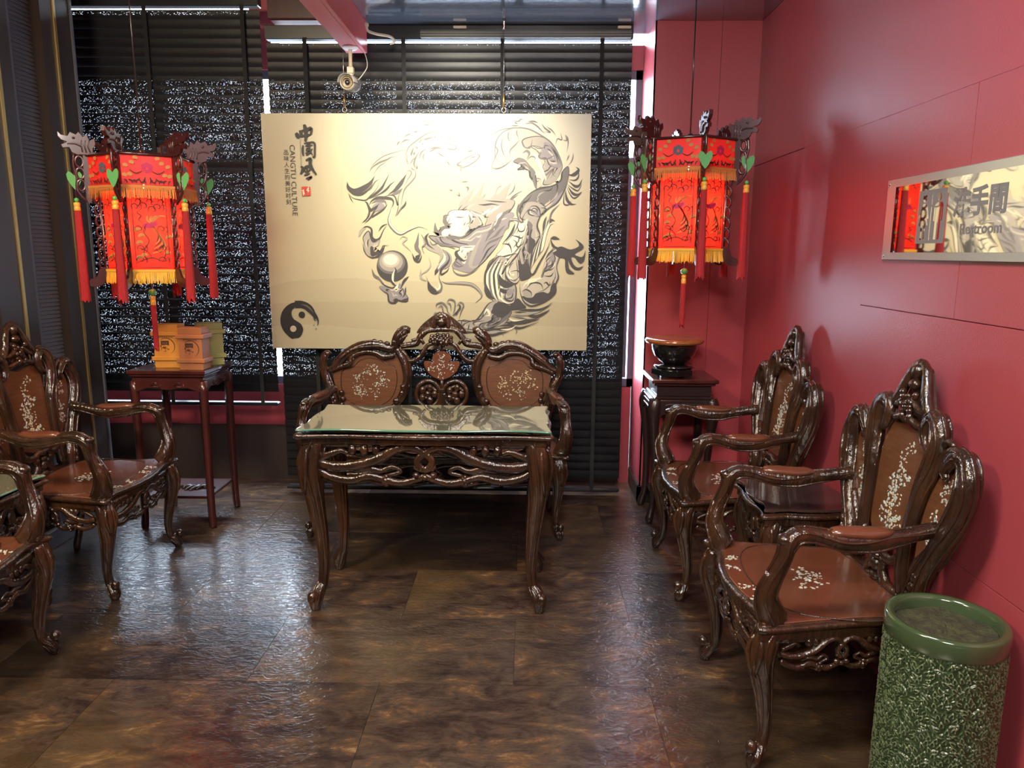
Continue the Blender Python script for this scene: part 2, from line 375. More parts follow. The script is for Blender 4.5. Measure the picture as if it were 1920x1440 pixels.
# back wall with two window openings and added slits leaking skylight over the headrails
def backwall(b):
    b.box(-3.0, -1.62, YB, YB+.08, 2.50, 2.80); b.box(-3.0, -1.62, YB, YB+.16, 2.92, CEIL2+.1)
    b.box(-1.62, -1.50, YB, YB+.16, 2.50, 3.0); b.box(-1.50, 1.24, YB, YB+.06, 2.50, 2.635); b.box(-1.50, 1.24, YB, YB+.16, 2.725, CEIL2+.1); b.box(-.9, 1.24, 4.40, YB+.01, 2.73, 2.78)
    b.box(.677, .70, YB, YB+.16, 0, 2.578)
    b.box(-3.0, .665, YB, YB+.16, .0, .355)
    b.box(-3.0, .665, YB, YB+.16, .355, .62); b.box(.60, .665, YB-.002, YB+.16, .11, .62)
wall_back = struct('wall_back', backwall, 'red')
tag(struct('trim_1', lambda b: b.box(-3.0, .6, YB-.01, YB+.16, 0, .36), 'darkwall'), kind='structure')
def blank(b): b.box(-3.0, -2.9, -2.6, YB+.1, 0, CEIL2+.1)
wall_outer = struct('wall_left', blank, 'darkwall')
struct('wall_rear', lambda b: b.box(-3.0, 1.3, -2.7, -2.6, 0, CEIL2+.1), 'darkwall')
# windows: frame and panes
def window(name, x0, x1, z0, z1, bars, hz):
    w = struct(name, lambda b: (b.box(x0, x1, YB+.02, YB+.08, z1-.05, z1), b.box(x0, x1, YB+.02, YB+.08, z0, z0+.05),
        b.box(x0, x0+.05, YB+.02, YB+.08, z0, z1), b.box(x1-.05, x1, YB+.02, YB+.08, z0, z1),
        [b.box(q-.025, q+.025, YB+.02, YB+.08, z0, z1) for q in bars], [b.box(x0, x1, YB+.02, YB+.08, q-.03, q+.03) for q in hz]), 'alu')
    xs = [x0+.05]+[q for q in bars]+[x1-.05]; zs = [z0+.05]+list(hz)+[z1-.05]
    for i in range(len(xs)-1):
        for j in range(len(zs)-1):
            p = MB(); p.add([(xs[i], YB+.05, zs[j]), (xs[i+1], YB+.05, zs[j]), (xs[i+1], YB+.05, zs[j+1]), (xs[i], YB+.05, zs[j+1])], [(0, 1, 2, 3)], False)
            p.build('pane', 'pane', w)
window('window_1', -2.9, -1.27, .62, 2.50, (-2.2,), (1.95,))
window('window_2', -1.27, .69, .62, 2.50, (-.75, -.05), (1.98,))
tag(struct('outside_blocker', lambda b: b.box(.64, 1.5, 5.0, 5.1, .0, 2.03), 'outside'), kind='structure')  # dark block added outside so the lower window strip shows dark
# ceilings and beam
ceil = struct('ceiling', lambda b: (b.box(-.90, 1.5, -2.6, 4.44, CEIL, CEIL+.1), b.box(XC, 1.5, 4.40, YB+.01, CEIL, CEIL+.1)), 'ceil')
struct('upper_ceiling', lambda b: b.box(-3.0, -.90, -2.6, YB+.16, CEIL2, CEIL2+.1), 'darkwall', ceil)
beam = struct('ceiling_beam', lambda b: b.box(-.975, -.882, -2.5, 4.215, 2.50, CEIL2, .003), 'beamred')
struct('beam_fascia', lambda b: b.box(-.882, -.862, -2.5, 4.215, 2.50, CEIL, .002), 'beamred', beam)
duct = tag(struct('trim_2', lambda b: b.box(-1.40, -.98, 4.24, 4.5, 2.675, CEIL2, .01), 'darkred'), kind='structure')
# left glazed partition: posts, brass strips, narrow slats
part = tag(bpy.data.objects.new('wall_partition', None), kind='structure'); COL.objects.link(part)
part.location = (0, 0, 0)
def piece(name, m, *a, bev=.003):
    b = MB(); b.box(*a, bev); return b.build(name, m, part)
piece('post', 'post', XL-.05, XL+.07, 3.745, 3.985, 0.09, CEIL2); piece('brass_strip', 'gold', XL+.07, XL+.076, 3.845, 3.862, .35, CEIL2, bev=.001)
piece('corner_edge', 'greyframe', XL+.0, XL+.078, 3.985, 4.0, .09, CEIL2, bev=.001)
piece('panel_frame', 'greyframe', XL-.02, XL+.05, 3.50, 3.545, .09, CEIL2); 
piece('post', 'post', XL-.05, XL+.07, 3.25, 3.50, 0.09, CEIL2); piece('brass_strip', 'gold', XL+.07, XL+.076, 3.40, 3.417, .35, CEIL2, bev=.001)
piece('panel_frame', 'greyframe', XL-.02, XL+.05, 2.86, 2.90, .09, CEIL2)
piece('post', 'post', XL-.05, XL+.07, 2.62, 2.86, 0.09, CEIL2)
piece('post', 'post', XL-.05, XL+.07, 1.2, 2.0, 0.09, CEIL2); piece('panel_frame', 'greyframe', XL-.02, XL+.05, 2.0, 2.04, .09, CEIL2)
piece('post', 'post', XL-.05, XL+.07, -2.6, 1.2, 0.0, CEIL2)
piece('plinth', 'greyframe', XL-.05, XL+.09, 1.2, 3.99, 0.0, .09)
piece('backing', 'post', XL-.06, XL-.05, 1.2, 3.99, 0.09, CEIL2, bev=0)
for (y0, y1, cnt, pt) in ((3.545, 3.745, 132, .0198), (2.90, 3.25, 66, .0395), (2.04, 2.62, 66, .0395)):
    b = MB(); b.box(-.001, .001, y0, y1, -pt*.52, pt*.52, .0003, fn=lambda x, y, z: (x*cos(.3)-z*sin(.3), y, z*cos(.3)+x*sin(.3)))
    s0 = None
    for k in range(cnt):
        if s0 is None: s = s0 = b.build('slat', 'greyframe', part)
        else: s = link('slat', s0.data, part)
        s.location = (XL+.02, 0, .35+k*pt)

# ---------------------------------------------------------------- venetian blinds
def blind(x0, x1, y, z0, z1, tapes, label, group_rail):
    t = thing('venetian_blind', ((x0+x1)/2, y, z0), 0, label, 'blind')
    w = (x1-x0)/2; H = z1-z0
    b = MB(); b.box(-w, w, -.025, .03, H+.012, H+.085, .004); b.build('headrail', group_rail, t)
    sb = MB(); pts = []; tilt = radians(180-77)
    for k in range(5):
        u = (k/4-.5)*.0530; cam = .0035*(1-(k/2-1)**2)
        pts.append((u*cos(tilt)-cam*sin(tilt), u*sin(tilt)+cam*cos(tilt)))
    V = []; F = []
    for off in (0,):
        for (yy, zz) in pts: V += [(-w, yy, zz), (w, yy, zz)]
    for k in range(4): F.append((2*k, 2*k+1, 2*k+3, 2*k+2))
    sb.add(V, F); n = int((H-.055)/.0492); s0 = None
    for k in range(n):
        if s0 is None: s = s0 = sb.build('slat', 'slat', t, fix=False)
        else: s = link('slat', s0.data, t)
        s.location = (0, 0, H-.029-k*.0492)
    for tx in tapes:
        b = MB(); b.box(tx-(x0+x1)/2-.011, tx-(x0+x1)/2+.011, -.030, -.0285, .01, H+.02); b.build('ladder_tape', 'tape', t)
    b = MB(); b.box(-w, w, -.028, .022, -.002, .020, .006); b.build('bottom_rail', 'rail', t)
    return t
bl = blind(-2.82, -1.462, 4.30, .545, 2.745, (-2.62, -2.085, -1.55), 'dark venetian blind at the left, ending above a red band, behind the lit lantern', 'rail')
bm_ = blind(-1.432, .572, 4.30, .035, 2.575, (-1.215, -.675, -.135, .405), 'wide dark floor-length venetian blind behind the dragon picture', 'rail')
b = MB(); b.box(-1.432, .572, -.0, .03, 0, .03)
for px_ in (-1.05, -.365, .52):
    b = MB(); b.box(px_+.43-.035, px_+.43+.035, -.05, -.02, 2.60, 2.615, .003); b.build('bracket', 'cream', bm_)
b = MB(); b.box(-.58+.43, .56+.43, -.046, -.026, 2.555, 2.595, .003); b.build('valance', 'valance', bm_)
b = MB()
for zz in (2.562, 2.575, 2.588): b.box(-.58+.43, .56+.43, -.050, -.0455, zz-.0015, zz+.0015)
b.build('valance_ribs', 'rail', bm_)['kind'] = 'stuff'

# ---------------------------------------------------------------- coiled cable, conduit, camera
def cctv():
    t = thing('security_camera', (-.925, 4.09, 2.5), 0, 'cream and grey bullet security camera hanging from the end of the red beam', 'camera')
    b = MB(); b.lathe([(.001, -.014), (.03, -.014), (.042, -.006), (.043, 0)], seg=24); b.build('mounting_disc', 'white', t)
    b = MB(); b.tube([(0, 0, -.01, .011), (0, -.002, -.05, .009), (0, -.004, -.10, .010)], seg=10); b.box(-.016, .016, -.02, .012, -.135, -.10, .004); b.ell((0, -.004, -.14), .015); b.build('stem', 'cream', t)
    rot = Matrix.Rotation(radians(8), 3, 'X')
    def R(x, y, z): p = rot @ Vector((x, y, z)); return (p.x, p.y-.02, p.z-.185)
    b = MB(); V = []; prof = [(.030, .09), (.038, .085), (.039, -.07), (.036, -.085), (.031, -.085), (.030, -.070)]
    for r, y in prof:
        for k in range(24): a = 2*pi*k/24; V.append(R(r*cos(a), y, r*sin(a)))
    F = [(i*24+k, i*24+(k+1) % 24, (i+1)*24+(k+1) % 24, (i+1)*24+k) for i in range(5) for k in range(24)]+[tuple(range(24)), tuple(120+k for k in range(24))]
    b.add(V, F)
    hs = b.build('housing', 'greyhousing', t)
    b = MB(); V = []
    for y in (-.11, .07):
        for r in (.0405, .0425):
            for k in range(13): a = pi*k/12; V.append(R(r*cos(a), y, r*sin(a)))
    F = []
    for k in range(12): F += [(k, k+1, 27+k, 26+k), (13+k, 14+k, 40+k, 39+k), (k, k+1, 14+k, 13+k), (26+k, 27+k, 40+k, 39+k)]
    b.add(V, F); b.build('sun_shield', 'greyhousing', t)
    b = MB(); b.tube([(*R(.024*cos(a), -.078, .024*sin(a)), .0045) for a in [2*pi*k/16 for k in range(16)]], n=1, closed=True, seg=6); b.build('front_ring', 'gold', t)
    b = MB(); b.ell(R(0, -.066, 0), (.0155, .014, .0155)); b.build('lens', 'lens', t)
    b = MB(); b.tube([(.037, .01, -.16, .0022), (.055, .03, -.13, .0022), (.075, .05, -.09, .0022), (.073, .06, -.05, .0022), (.058, .07, 0, .0022), (.052, .08, .06, .0022), (.05, .085, .12, .0022)], seg=6); b.build('cable', 'cable', t)
cctv()
b = MB(); b.tube([(-.852, 4.17, 2.625, .007), (-.845, 4.17, 2.60, .007), (-.80, 4.17, 2.585, .007), (-.74, 4.17, 2.575, .007), (-.715, 4.17, 2.563, .006), (-.705, 4.17, 2.545, .006), (-.73, 4.17, 2.535, .005)], seg=8); b.ell((-.852, 4.17, 2.63), .012)
tag(b.build('cable_conduit', 'cream'), 'short bent cream cable tube sticking out beside the end of the red beam', 'conduit')

# ---------------------------------------------------------------- poster canvas
PY = 4.175; PW, PH = 1.79, 1.283; PX0, PZ0 = -1.442, .902
pos = thing('dragon_picture', (PX0+PW/2, PY, PZ0), 0, 'large cream canvas print of an ink dragon hanging on two wires before the blind', 'picture')
b = MB(); b.box(-PW/2, PW/2, 0, .018, 0, PH, .002); b.build('canvas', 'poster', pos)
# projective map from the photo frame onto the flat print
def homog(src, dst):
    A = []; B = []
    for (x, y), (u, v) in zip(src, dst):
        A.append([x, y, 1, 0, 0, 0, -u*x, -u*y]); B.append(u); A.append([0, 0, 0, x, y, 1, -v*x, -v*y]); B.append(v)
    h = np.linalg.solve(np.array(A, float), np.array(B, float)); return np.append(h, 1).reshape(3, 3)
HP = homog([(488, 215), (1112.5, 210), (1108, 655), (517, 655)], [(-PW/2, PH), (PW/2, PH), (PW/2, 0), (-PW/2, 0)])
FR = {'1': (640, 200, .135417), '2': (860, 200, .135417), '3': (640, 380, .135417), '4': (860, 380, .135417), '5': (800, 540, .135417), 'A': (480, 180, .34375),
      'T': (500, 220, .138889), 'Y': (500, 540, .083333)}
def pmap(fr, u, v):
    ox, oy, s = FR[fr]; w = HP @ np.array([ox+u*s, oy+v*s, 1.]); return w[0]/w[2], w[1]/w[2]
layers = {}; LN = [0]
def lay(): LN[0] += 1; return -.0007-LN[0]*.000012
def clipx(p): return (min(max(p[0], -PW/2+.002), PW/2-.002), min(max(p[1], .002), PH-.002))
def fill(fr, ink, pts, smooth=True, n=4):
    pts = list(pts)
    P = [pmap(fr, *p) for p in pts]
    if smooth: P = cr(P, n, True)
    P = [clipx(p) for p in P]; y = lay()
    layers.setdefault(ink, MB()).add([(x, y, z) for x, z in P], [tuple(range(len(P)))], False)
    if smooth and ink in ('ink2', 'ink3', 'ink4', 'inkv', 'inkp') and len(pts) > 5:   # drawn contour and flow lines inside each tone
        rnd = random.Random(len(P)*7+int(pts[0][0])); m = len(pts)
        cx = sum(p[0] for p in pts)/m; cy = sum(p[1] for p in pts)/m
        dark = {'ink2': 'ink', 'ink3': 'ink1', 'ink4': 'ink2', 'inkv': 'ink1', 'inkp': 'ink2'}[ink]; lite = {'ink2': 'ink3', 'ink3': 'ink4', 'ink4': 'inkp', 'inkv': 'ink4', 'inkp': 'ink4'}[ink]
        k0 = rnd.randrange(m)
        for s0, l0 in ((0, .62), (.7, .2)):
            i0 = k0+int(s0*m); stroke(fr, dark, [pts[(i0+j) % m] for j in range(max(3, int(l0*m)))], 9)
        for q, ik in ((.80, dark), (.66, lite), (.50, dark), (.34, lite)):
            for _ in range(2):
                i0 = rnd.randrange(m); ln = rnd.randint(3, max(3, m//3))
                stroke(fr, ik, [(cx+(pts[(i0+j) % m][0]-cx)*(q+.05*sin(j*2.2)), cy+(pts[(i0+j) % m][1]-cy)*(q+.05*cos(j*2.7))) for j in range(ln)], rnd.uniform(8, 17))
def stroke(fr, ink, pts, w, taper=(0, 0), n=6):
    """w in crop px at the belly; taper=(start,end) fractions of the width kept"""
    s = FR[fr][2]*.00286; P = cr([pmap(fr, *p) for p in pts], n); m = len(P); V = []; y = lay()
    for i, (x, z) in enumerate(P):
        a = P[max(i-1, 0)]; c = P[min(i+1, m-1)]; dx, dz = c[0]-a[0], c[1]-a[1]; l = sqrt(dx*dx+dz*dz) or 1
        t = i/(m-1); k = taper[0]+(1-taper[0])*min(1, t/.35) if t < .35 else taper[1]+(1-taper[1])*min(1, (1-t)/.45)
        h = w*1.7*s*.5*max(k, .08)
        for sg in (1, -1): q = clipx((x-dz/l*h*sg, z+dx/l*h*sg)); V.append((q[0], y, q[1]))
    layers.setdefault(ink, MB()).add(V, [(2*i, 2*i+1, 2*i+3, 2*i+2) for i in range(m-1)], False)
# hills
fill('A', 'hill2', [(60, 1045), (200, 1015), (400, 1000), (560, 995), (700, 1015), (860, 1010), (1100, 1012), (1400, 1010), (1550, 1012), (1700, 1035), (1840, 1040), (1840, 1400), (60, 1400)], False)
fill('A', 'hill', [(60, 1140), (300, 1128), (600, 1122), (900, 1128), (1300, 1120), (1600, 1118), (1840, 1120), (1840, 1400), (60, 1400)], False)
fill('A', 'hill2', [(60, 1262), (300, 1250), (380, 1252), (560, 1270), (800, 1280), (1100, 1268), (1400, 1262), (1560, 1248), (1680, 1252), (1840, 1250), (1840, 1400), (60, 1400)], False)
# tail coil, upper left loop
fill('1', 'ink4', [(1060, 860), (1050, 740), (1090, 640), (1180, 560), (1300, 500), (1420, 500), (1600, 545), (1570, 590), (1440, 570), (1330, 560), (1250, 610), (1160, 640), (1090, 730), (1075, 800)])
fill('1', 'ink4', [(1590, 820), (1680, 740), (1780, 690), (1920, 630), (1960, 660), (1860, 760), (1700, 840)])
S1 = [  # frame 1 strokes
 ('ink2', [(400, 920), (430, 840), (500, 760), (600, 690), (740, 640), (880, 600), (920, 580)], 8),
 ('ink2', [(395, 930), (440, 850), (540, 780), (640, 740), (700, 705), (780, 695)], 16),
 ('ink2', [(440, 980), (520, 850), (600, 790), (660, 750)], 8),
 ('ink1', [(92, 1050), (120, 1130), (200, 1180), (300, 1150), (390, 1090), (440, 1030), (475, 965)], 46),
 ('ink1', [(92, 1060), (100, 1140), (180, 1210), (270, 1225), (350, 1190), (420, 1120), (450, 1050)], 26),
 ('ink1', [(105, 1195), (170, 1270), (280, 1300), (360, 1300), (420, 1240), (500, 1150), (560, 1000)], 12),
 ('ink1', [(110, 1210), (150, 1290), (185, 1345)], 8),
 ('ink1', [(360, 1300), (440, 1250), (560, 1150), (620, 1050), (685, 915)], 22),
 ('ink1', [(420, 1280), (560, 1210), (640, 1150), (700, 1080), (770, 1030)], 18),
 ('ink2', [(540, 1010), (480, 1050), (420, 1150), (370, 1180)], 12),
 ('ink1', [(660, 1225), (760, 1160), (830, 1080), (880, 1000), (920, 930)], 34),
 ('ink2', [(700, 1230), (800, 1190), (870, 1130)], 28),
 ('ink2', [(900, 980), (930, 900), (970, 890), (985, 930), (940, 1000), (900, 1090), (880, 1150)], 9),
 ('ink2', [(1000, 850), (1040, 900), (1040, 970), (980, 1050), (900, 1140), (870, 1230), (850, 1350), (830, 1440)], 12),
 ('ink1', [(560, 1270), (680, 1230), (760, 1250), (800, 1370), (810, 1250), (860, 1150)], 12),
 ('ink1', [(400, 1380), (440, 1310), (520, 1270), (640, 1270), (720, 1290), (740, 1350), (700, 1440)], 26),
 ('ink2', [(430, 1350), (520, 1310), (620, 1320), (640, 1380)], 26),
 ('ink1', [(340, 1320), (380, 1350), (400, 1440)], 14),
 ('ink1', [(915, 1300), (900, 1370), (840, 1440)], 14),
 ('ink2', [(920, 820), (905, 700), (940, 570), (1040, 480), (1150, 400), (1260, 350), (1400, 345), (1530, 370)], 9),
 ('ink2', [(950, 830), (920, 740), (930, 650)], 7), ('ink2', [(1060, 870), (1020, 800), (1045, 700), (1110, 600)], 14),
 ('ink2', [(960, 820), (1000, 740), (1060, 690)], 9), ('ink2', [(980, 830), (1000, 870), (1040, 880)], 9),
 ('ink2', [(970, 690), (990, 630), (1010, 560)], 16), ('ink2', [(1010, 680), (1030, 620)], 14), ('ink2', [(1020, 560), (1060, 570), (1070, 610)], 9),
 ('ink2', [(1070, 520), (1110, 470), (1120, 420)], 8), ('ink2', [(1140, 460), (1210, 440), (1300, 415)], 14), ('ink2', [(1130, 530), (1140, 510)], 14),
 ('ink2', [(1300, 440), (1320, 405)], 10), ('ink2', [(1380, 400), (1400, 430)], 8), ('ink2', [(1470, 440), (1510, 420), (1550, 470)], 8),
 ('ink2', [(870, 430), (930, 390), (990, 375)], 9), ('ink2', [(1010, 355), (1070, 340)], 12), ('ink2', [(1140, 255), (1260, 250)], 9),
 ('ink2', [(775, 550), (800, 500), (820, 485)], 12), ('ink2', [(830, 510), (900, 465), (965, 465)], 12),
 ('ink2', [(1330, 625), (1400, 670), (1450, 700)], 9), ('ink2', [(1470, 740), (1530, 830)], 9), ('ink2', [(1660, 900), (1690, 840)], 7),
 ('ink2', [(1740, 1110), (1780, 1120), (1760, 1180)], 14), ('ink2', [(1620, 1210), (1660, 1230), (1640, 1160)], 12), ('ink2', [(1680, 1040), (1790, 1030)], 12),
 ('ink2', [(1500, 1140), (1550, 1160), (1540, 1130)], 10), ('ink2', [(1840, 590), (1800, 610), (1740, 600)], 9)]
for ink, p, w in S1: stroke('1', ink, p, w)
fill('1', 'inkv', [(470, 1360), (560, 1330), (620, 1380), (560, 1440), (440, 1440)])
# right hand loop of the body (frame 2)
body = [(480, 830), (520, 700), (520, 560), (560, 420), (650, 330), (800, 280), (950, 285), (1120, 360), (1290, 480), (1400, 640), (1465, 800), (1400, 940), (1310, 1060), (1200, 1060), (1110, 1125), (1060, 1020), (1020, 900), (940, 830), (880, 720), (780, 690), (660, 790), (560, 840)]
fill('2', 'ink4', body)
fill('2', 'ink3', [(900, 460), (1000, 410), (1160, 400), (1290, 480), (1400, 640), (1465, 800), (1400, 940), (1310, 1060), (1200, 1060), (1230, 960), (1200, 840), (1230, 720), (1130, 690), (1170, 560), (1040, 530), (950, 560)])
fill('2', 'inkv', [(1200, 480), (1290, 500), (1390, 650), (1450, 800), (1380, 830), (1280, 790), (1240, 700), (1140, 690), (1200, 560)])
fill('2', 'ink2', [(780, 750), (860, 700), (940, 720), (1010, 800), (1080, 880), (1100, 1000), (1110, 1120), (1060, 1040), (1020, 960), (1010, 880), (930, 850), (840, 860), (900, 800)])
stroke('2', 'ink2', [(390, 435), (520, 350), (640, 300), (820, 280), (980, 295), (1140, 370), (1300, 480), (1400, 630), (1460, 790), (1440, 880), (1370, 1010), (1270, 1055)], 12)
S2 = [('ink2', [(830, 300), (820, 360), (860, 440)], 10), ('ink2', [(720, 330), (700, 400), (740, 520)], 10), ('ink2', [(640, 380), (610, 520), (640, 640), (700, 720)], 10),
 ('ink2', [(560, 400), (520, 520), (560, 600), (530, 700), (600, 770)], 10), ('ink2', [(870, 440), (800, 520), (730, 600), (740, 680)], 12),
 ('ink2', [(880, 450), (920, 540), (1000, 560), (1030, 500), (1040, 420)], 12), ('ink2', [(1040, 530), (1120, 560), (1200, 550), (1230, 470)], 10),
 ('ink2', [(1180, 570), (1130, 680), (1240, 710), (1330, 670), (1390, 660)], 13), ('ink2', [(1240, 710), (1190, 840), (1230, 930), (1300, 870), (1360, 830), (1400, 820)], 13),
 ('ink2', [(1240, 1010), (1300, 900), (1340, 850), (1330, 920), (1370, 950)], 13), ('inkp', [(1000, 590), (1110, 700), (1150, 800), (1220, 950), (1240, 1010)], 26),
 ('inkp', [(1060, 760), (1100, 720), (1160, 780)], 20), ('ink2', [(960, 740), (1020, 680), (1080, 690), (1070, 760)], 10), ('ink2', [(1080, 990), (1130, 980), (1180, 1000)], 8),
 ('ink2', [(900, 640), (960, 600), (1000, 640), (960, 720)], 22), ('inkp', [(1080, 930), (1130, 890), (1180, 980), (1190, 1060)], 16),
 ('ink2', [(460, 830), (560, 850), (680, 790), (780, 700)], 9), ('ink2', [(740, 180), (840, 190), (880, 160), (920, 190)], 10), ('ink2', [(740, 250), (860, 250)], 9),
 ('ink2', [(920, 230), (1020, 210), (1110, 260), (1180, 330), (1230, 360)], 12), ('ink2', [(970, 190), (1060, 190), (1120, 210)], 14), ('ink2', [(780, 200), (840, 230)], 12),
 ('ink2', [(1165, 215), (1210, 280), (1290, 340), (1200, 325)], 14), ('ink2', [(1230, 260), (1310, 310), (1370, 390)], 10), ('ink2', [(1430, 340), (1450, 440), (1390, 430), (1360, 520)], 10),
 ('ink2', [(1490, 370), (1530, 410), (1540, 500), (1520, 620)], 9), ('ink2', [(1500, 380), (1520, 450), (1460, 440)], 10), ('ink2', [(1615, 620), (1600, 720), (1545, 800)], 10), ('ink2', [(1560, 640), (1520, 740)], 9)]
for ink, p, w in S2: stroke('2', ink, p, w)
# fore-arm running to the upper claw
fill('2', 'ink2', [(840, 1400), (900, 1300), (1000, 1200), (1150, 1110), (1330, 1080), (1440, 1000), (1460, 890), (1540, 810), (1560, 900), (1540, 1020), (1490, 1150), (1420, 1270), (1300, 1390), (1150, 1500), (1000, 1560), (900, 1500)])
fill('2', 'inkv', [(1000, 1400), (1080, 1330), (1140, 1310), (1210, 1380), (1280, 1340), (1370, 1250), (1480, 1150), (1400, 1290), (1280, 1390), (1180, 1440), (1060, 1440)])
stroke('2', 'ink1', [(860, 1380), (960, 1240), (1100, 1140), (1330, 1080), (1450, 1000), (1470, 880), (1540, 800)], 12)
stroke('2', 'ink1', [(1250, 1420), (1400, 1310), (1500, 1130), (1540, 1020)], 10)
for p, w in (([(1540, 920), (1600, 930), (1660, 900), (1690, 850), (1650, 815)], 30), ([(1550, 990), (1640, 1000), (1690, 950), (1690, 870)], 14), ([(1550, 1010), (1640, 1080), (1700, 1070), (1745, 980)], 22),
             ([(1530, 1050), (1620, 1120), (1690, 1140), (1740, 1040)], 12), ([(1540, 1080), (1610, 1180), (1680, 1200), (1740, 1155)], 22), ([(1520, 1090), (1600, 1230), (1660, 1240), (1740, 1170)], 12),
             ([(1510, 1130), (1530, 1260), (1590, 1330), (1665, 1330)], 24), ([(1500, 1150), (1490, 1320), (1560, 1340), (1600, 1280)], 12)): stroke('2', 'ink1', p, w)
# head, mane flames (frames 2 and 4 overlap: frame 4 is frame 2 shifted by 1329 px)
for p, w, ink in (([(40, 1440), (60, 1340), (160, 1240), (230, 1130)], 40, 'ink3'), ([(150, 1440), (220, 1320), (310, 1190), (375, 1035)], 42, 'ink3'), ([(380, 1360), (480, 1290), (620, 1230), (690, 1120), (750, 1050)], 60, 'ink3'),
                  ([(380, 1370), (520, 1220), (560, 1120), (640, 1070)], 9, 'ink3'), ([(560, 1400), (700, 1330), (790, 1220), (930, 1140)], 12, 'ink2'), ([(640, 1440), (680, 1330), (800, 1240), (860, 1200)], 12, 'ink2'), ([(810, 1050), (780, 1150), (700, 1230)], 9, 'ink2'),
                  ([(200, 1430), (300, 1300), (400, 1200)], 26, 'ink3')): stroke('2', ink, p, w)
# skull
fill('4', 'ink3', [(20, 100), (80, 20), (200, -40), (380, -60), (620, -60), (800, -40), (760, 80), (640, 200), (520, 270), (400, 310), (420, 200), (300, 140), (200, 100), (100, 80)])
fill('4', 'ink3', [(180, 110), (300, 150), (380, 300), (300, 330), (230, 380), (160, 300), (220, 230)])
fill('4', 'inkv', [(-380, 460), (-160, 480), (20, 500), (150, 450), (280, 350), (420, 310), (560, 250), (660, 160), (760, 120), (800, 160), (720, 300), (640, 450), (560, 600), (460, 720), (330, 860), (200, 960), (60, 940), (-60, 880), (20, 760), (150, 700), (60, 620), (-60, 600), (-260, 560)])
fill('4', 'ink2', [(-240, 420), (-140, 500), (40, 500), (150, 440), (260, 350), (180, 380), (80, 460), (-60, 440), (-140, 380), (-180, 330), (-240, 380)])
fill('4', 'inkp', [(-160, 300), (-100, 120), (60, 100), (190, 120), (220, 230), (160, 310), (180, 360), (80, 460), (-60, 440), (-130, 380)])
fill('4', 'inkp', [(-200, 450), (-200, 370), (-130, 350), (-90, 400), (-130, 460)])
stroke('4', 'ink2', [(-90, 165), (-170, 190), (-130, 290), (-50, 280)], 26); stroke('4', 'ink2', [(-180, 180), (-180, 270), (-100, 330), (-180, 350), (-230, 440), (-160, 520)], 26)
stroke('4', 'ink2', [(-300, 270), (-290, 380), (-240, 440), (-330, 400)], 36); stroke('4', 'ink2', [(-240, 340), (-180, 350), (-120, 320)], 24)
stroke('4', 'inkp', [(180, 95), (260, 150), (330, 190), (370, 290)], 14)
fill('4', 'inkp', [(10, 700), (40, 650), (60, 600), (160, 590), (300, 590), (250, 650), (170, 680), (150, 740), (120, 840), (60, 800)])
stroke('4', 'ink1', [(60, 650), (0, 680), (20, 740), (100, 800), (150, 780)], 30); stroke('4', 'ink2', [(30, 760), (-20, 840), (40, 880), (110, 860)], 24)
for p, w, ink in (([(380, 420), (300, 560), (240, 700), (200, 860), (280, 880), (420, 760)], 34, 'ink3'), ([(560, 560), (450, 640), (380, 760), (290, 900)], 14, 'ink1'), ([(660, 440), (560, 500), (440, 560), (360, 700)], 18, 'ink2'),
 ([(-60, 830), (-20, 960), (100, 1000), (230, 960), (330, 880)], 14, 'ink2'), ([(600, 300), (480, 400), (400, 540)], 26, 'ink2'), ([(700, 200), (560, 260), (520, 380)], 16, 'inkp'), ([(680, 300), (600, 380), (540, 450), (420, 520)], 22, 'ink2'),
 ([(780, 60), (640, 160), (560, 300), (420, 420)], 30, 'ink2'), ([(480, 60), (400, 130), (330, 170)], 20, 'inkp'), ([(620, 20), (500, 100), (380, 140)], 18, 'inkp'), ([(640, 130), (580, 180), (560, 240)], 26, 'inkp')): stroke('4', ink, p, w)
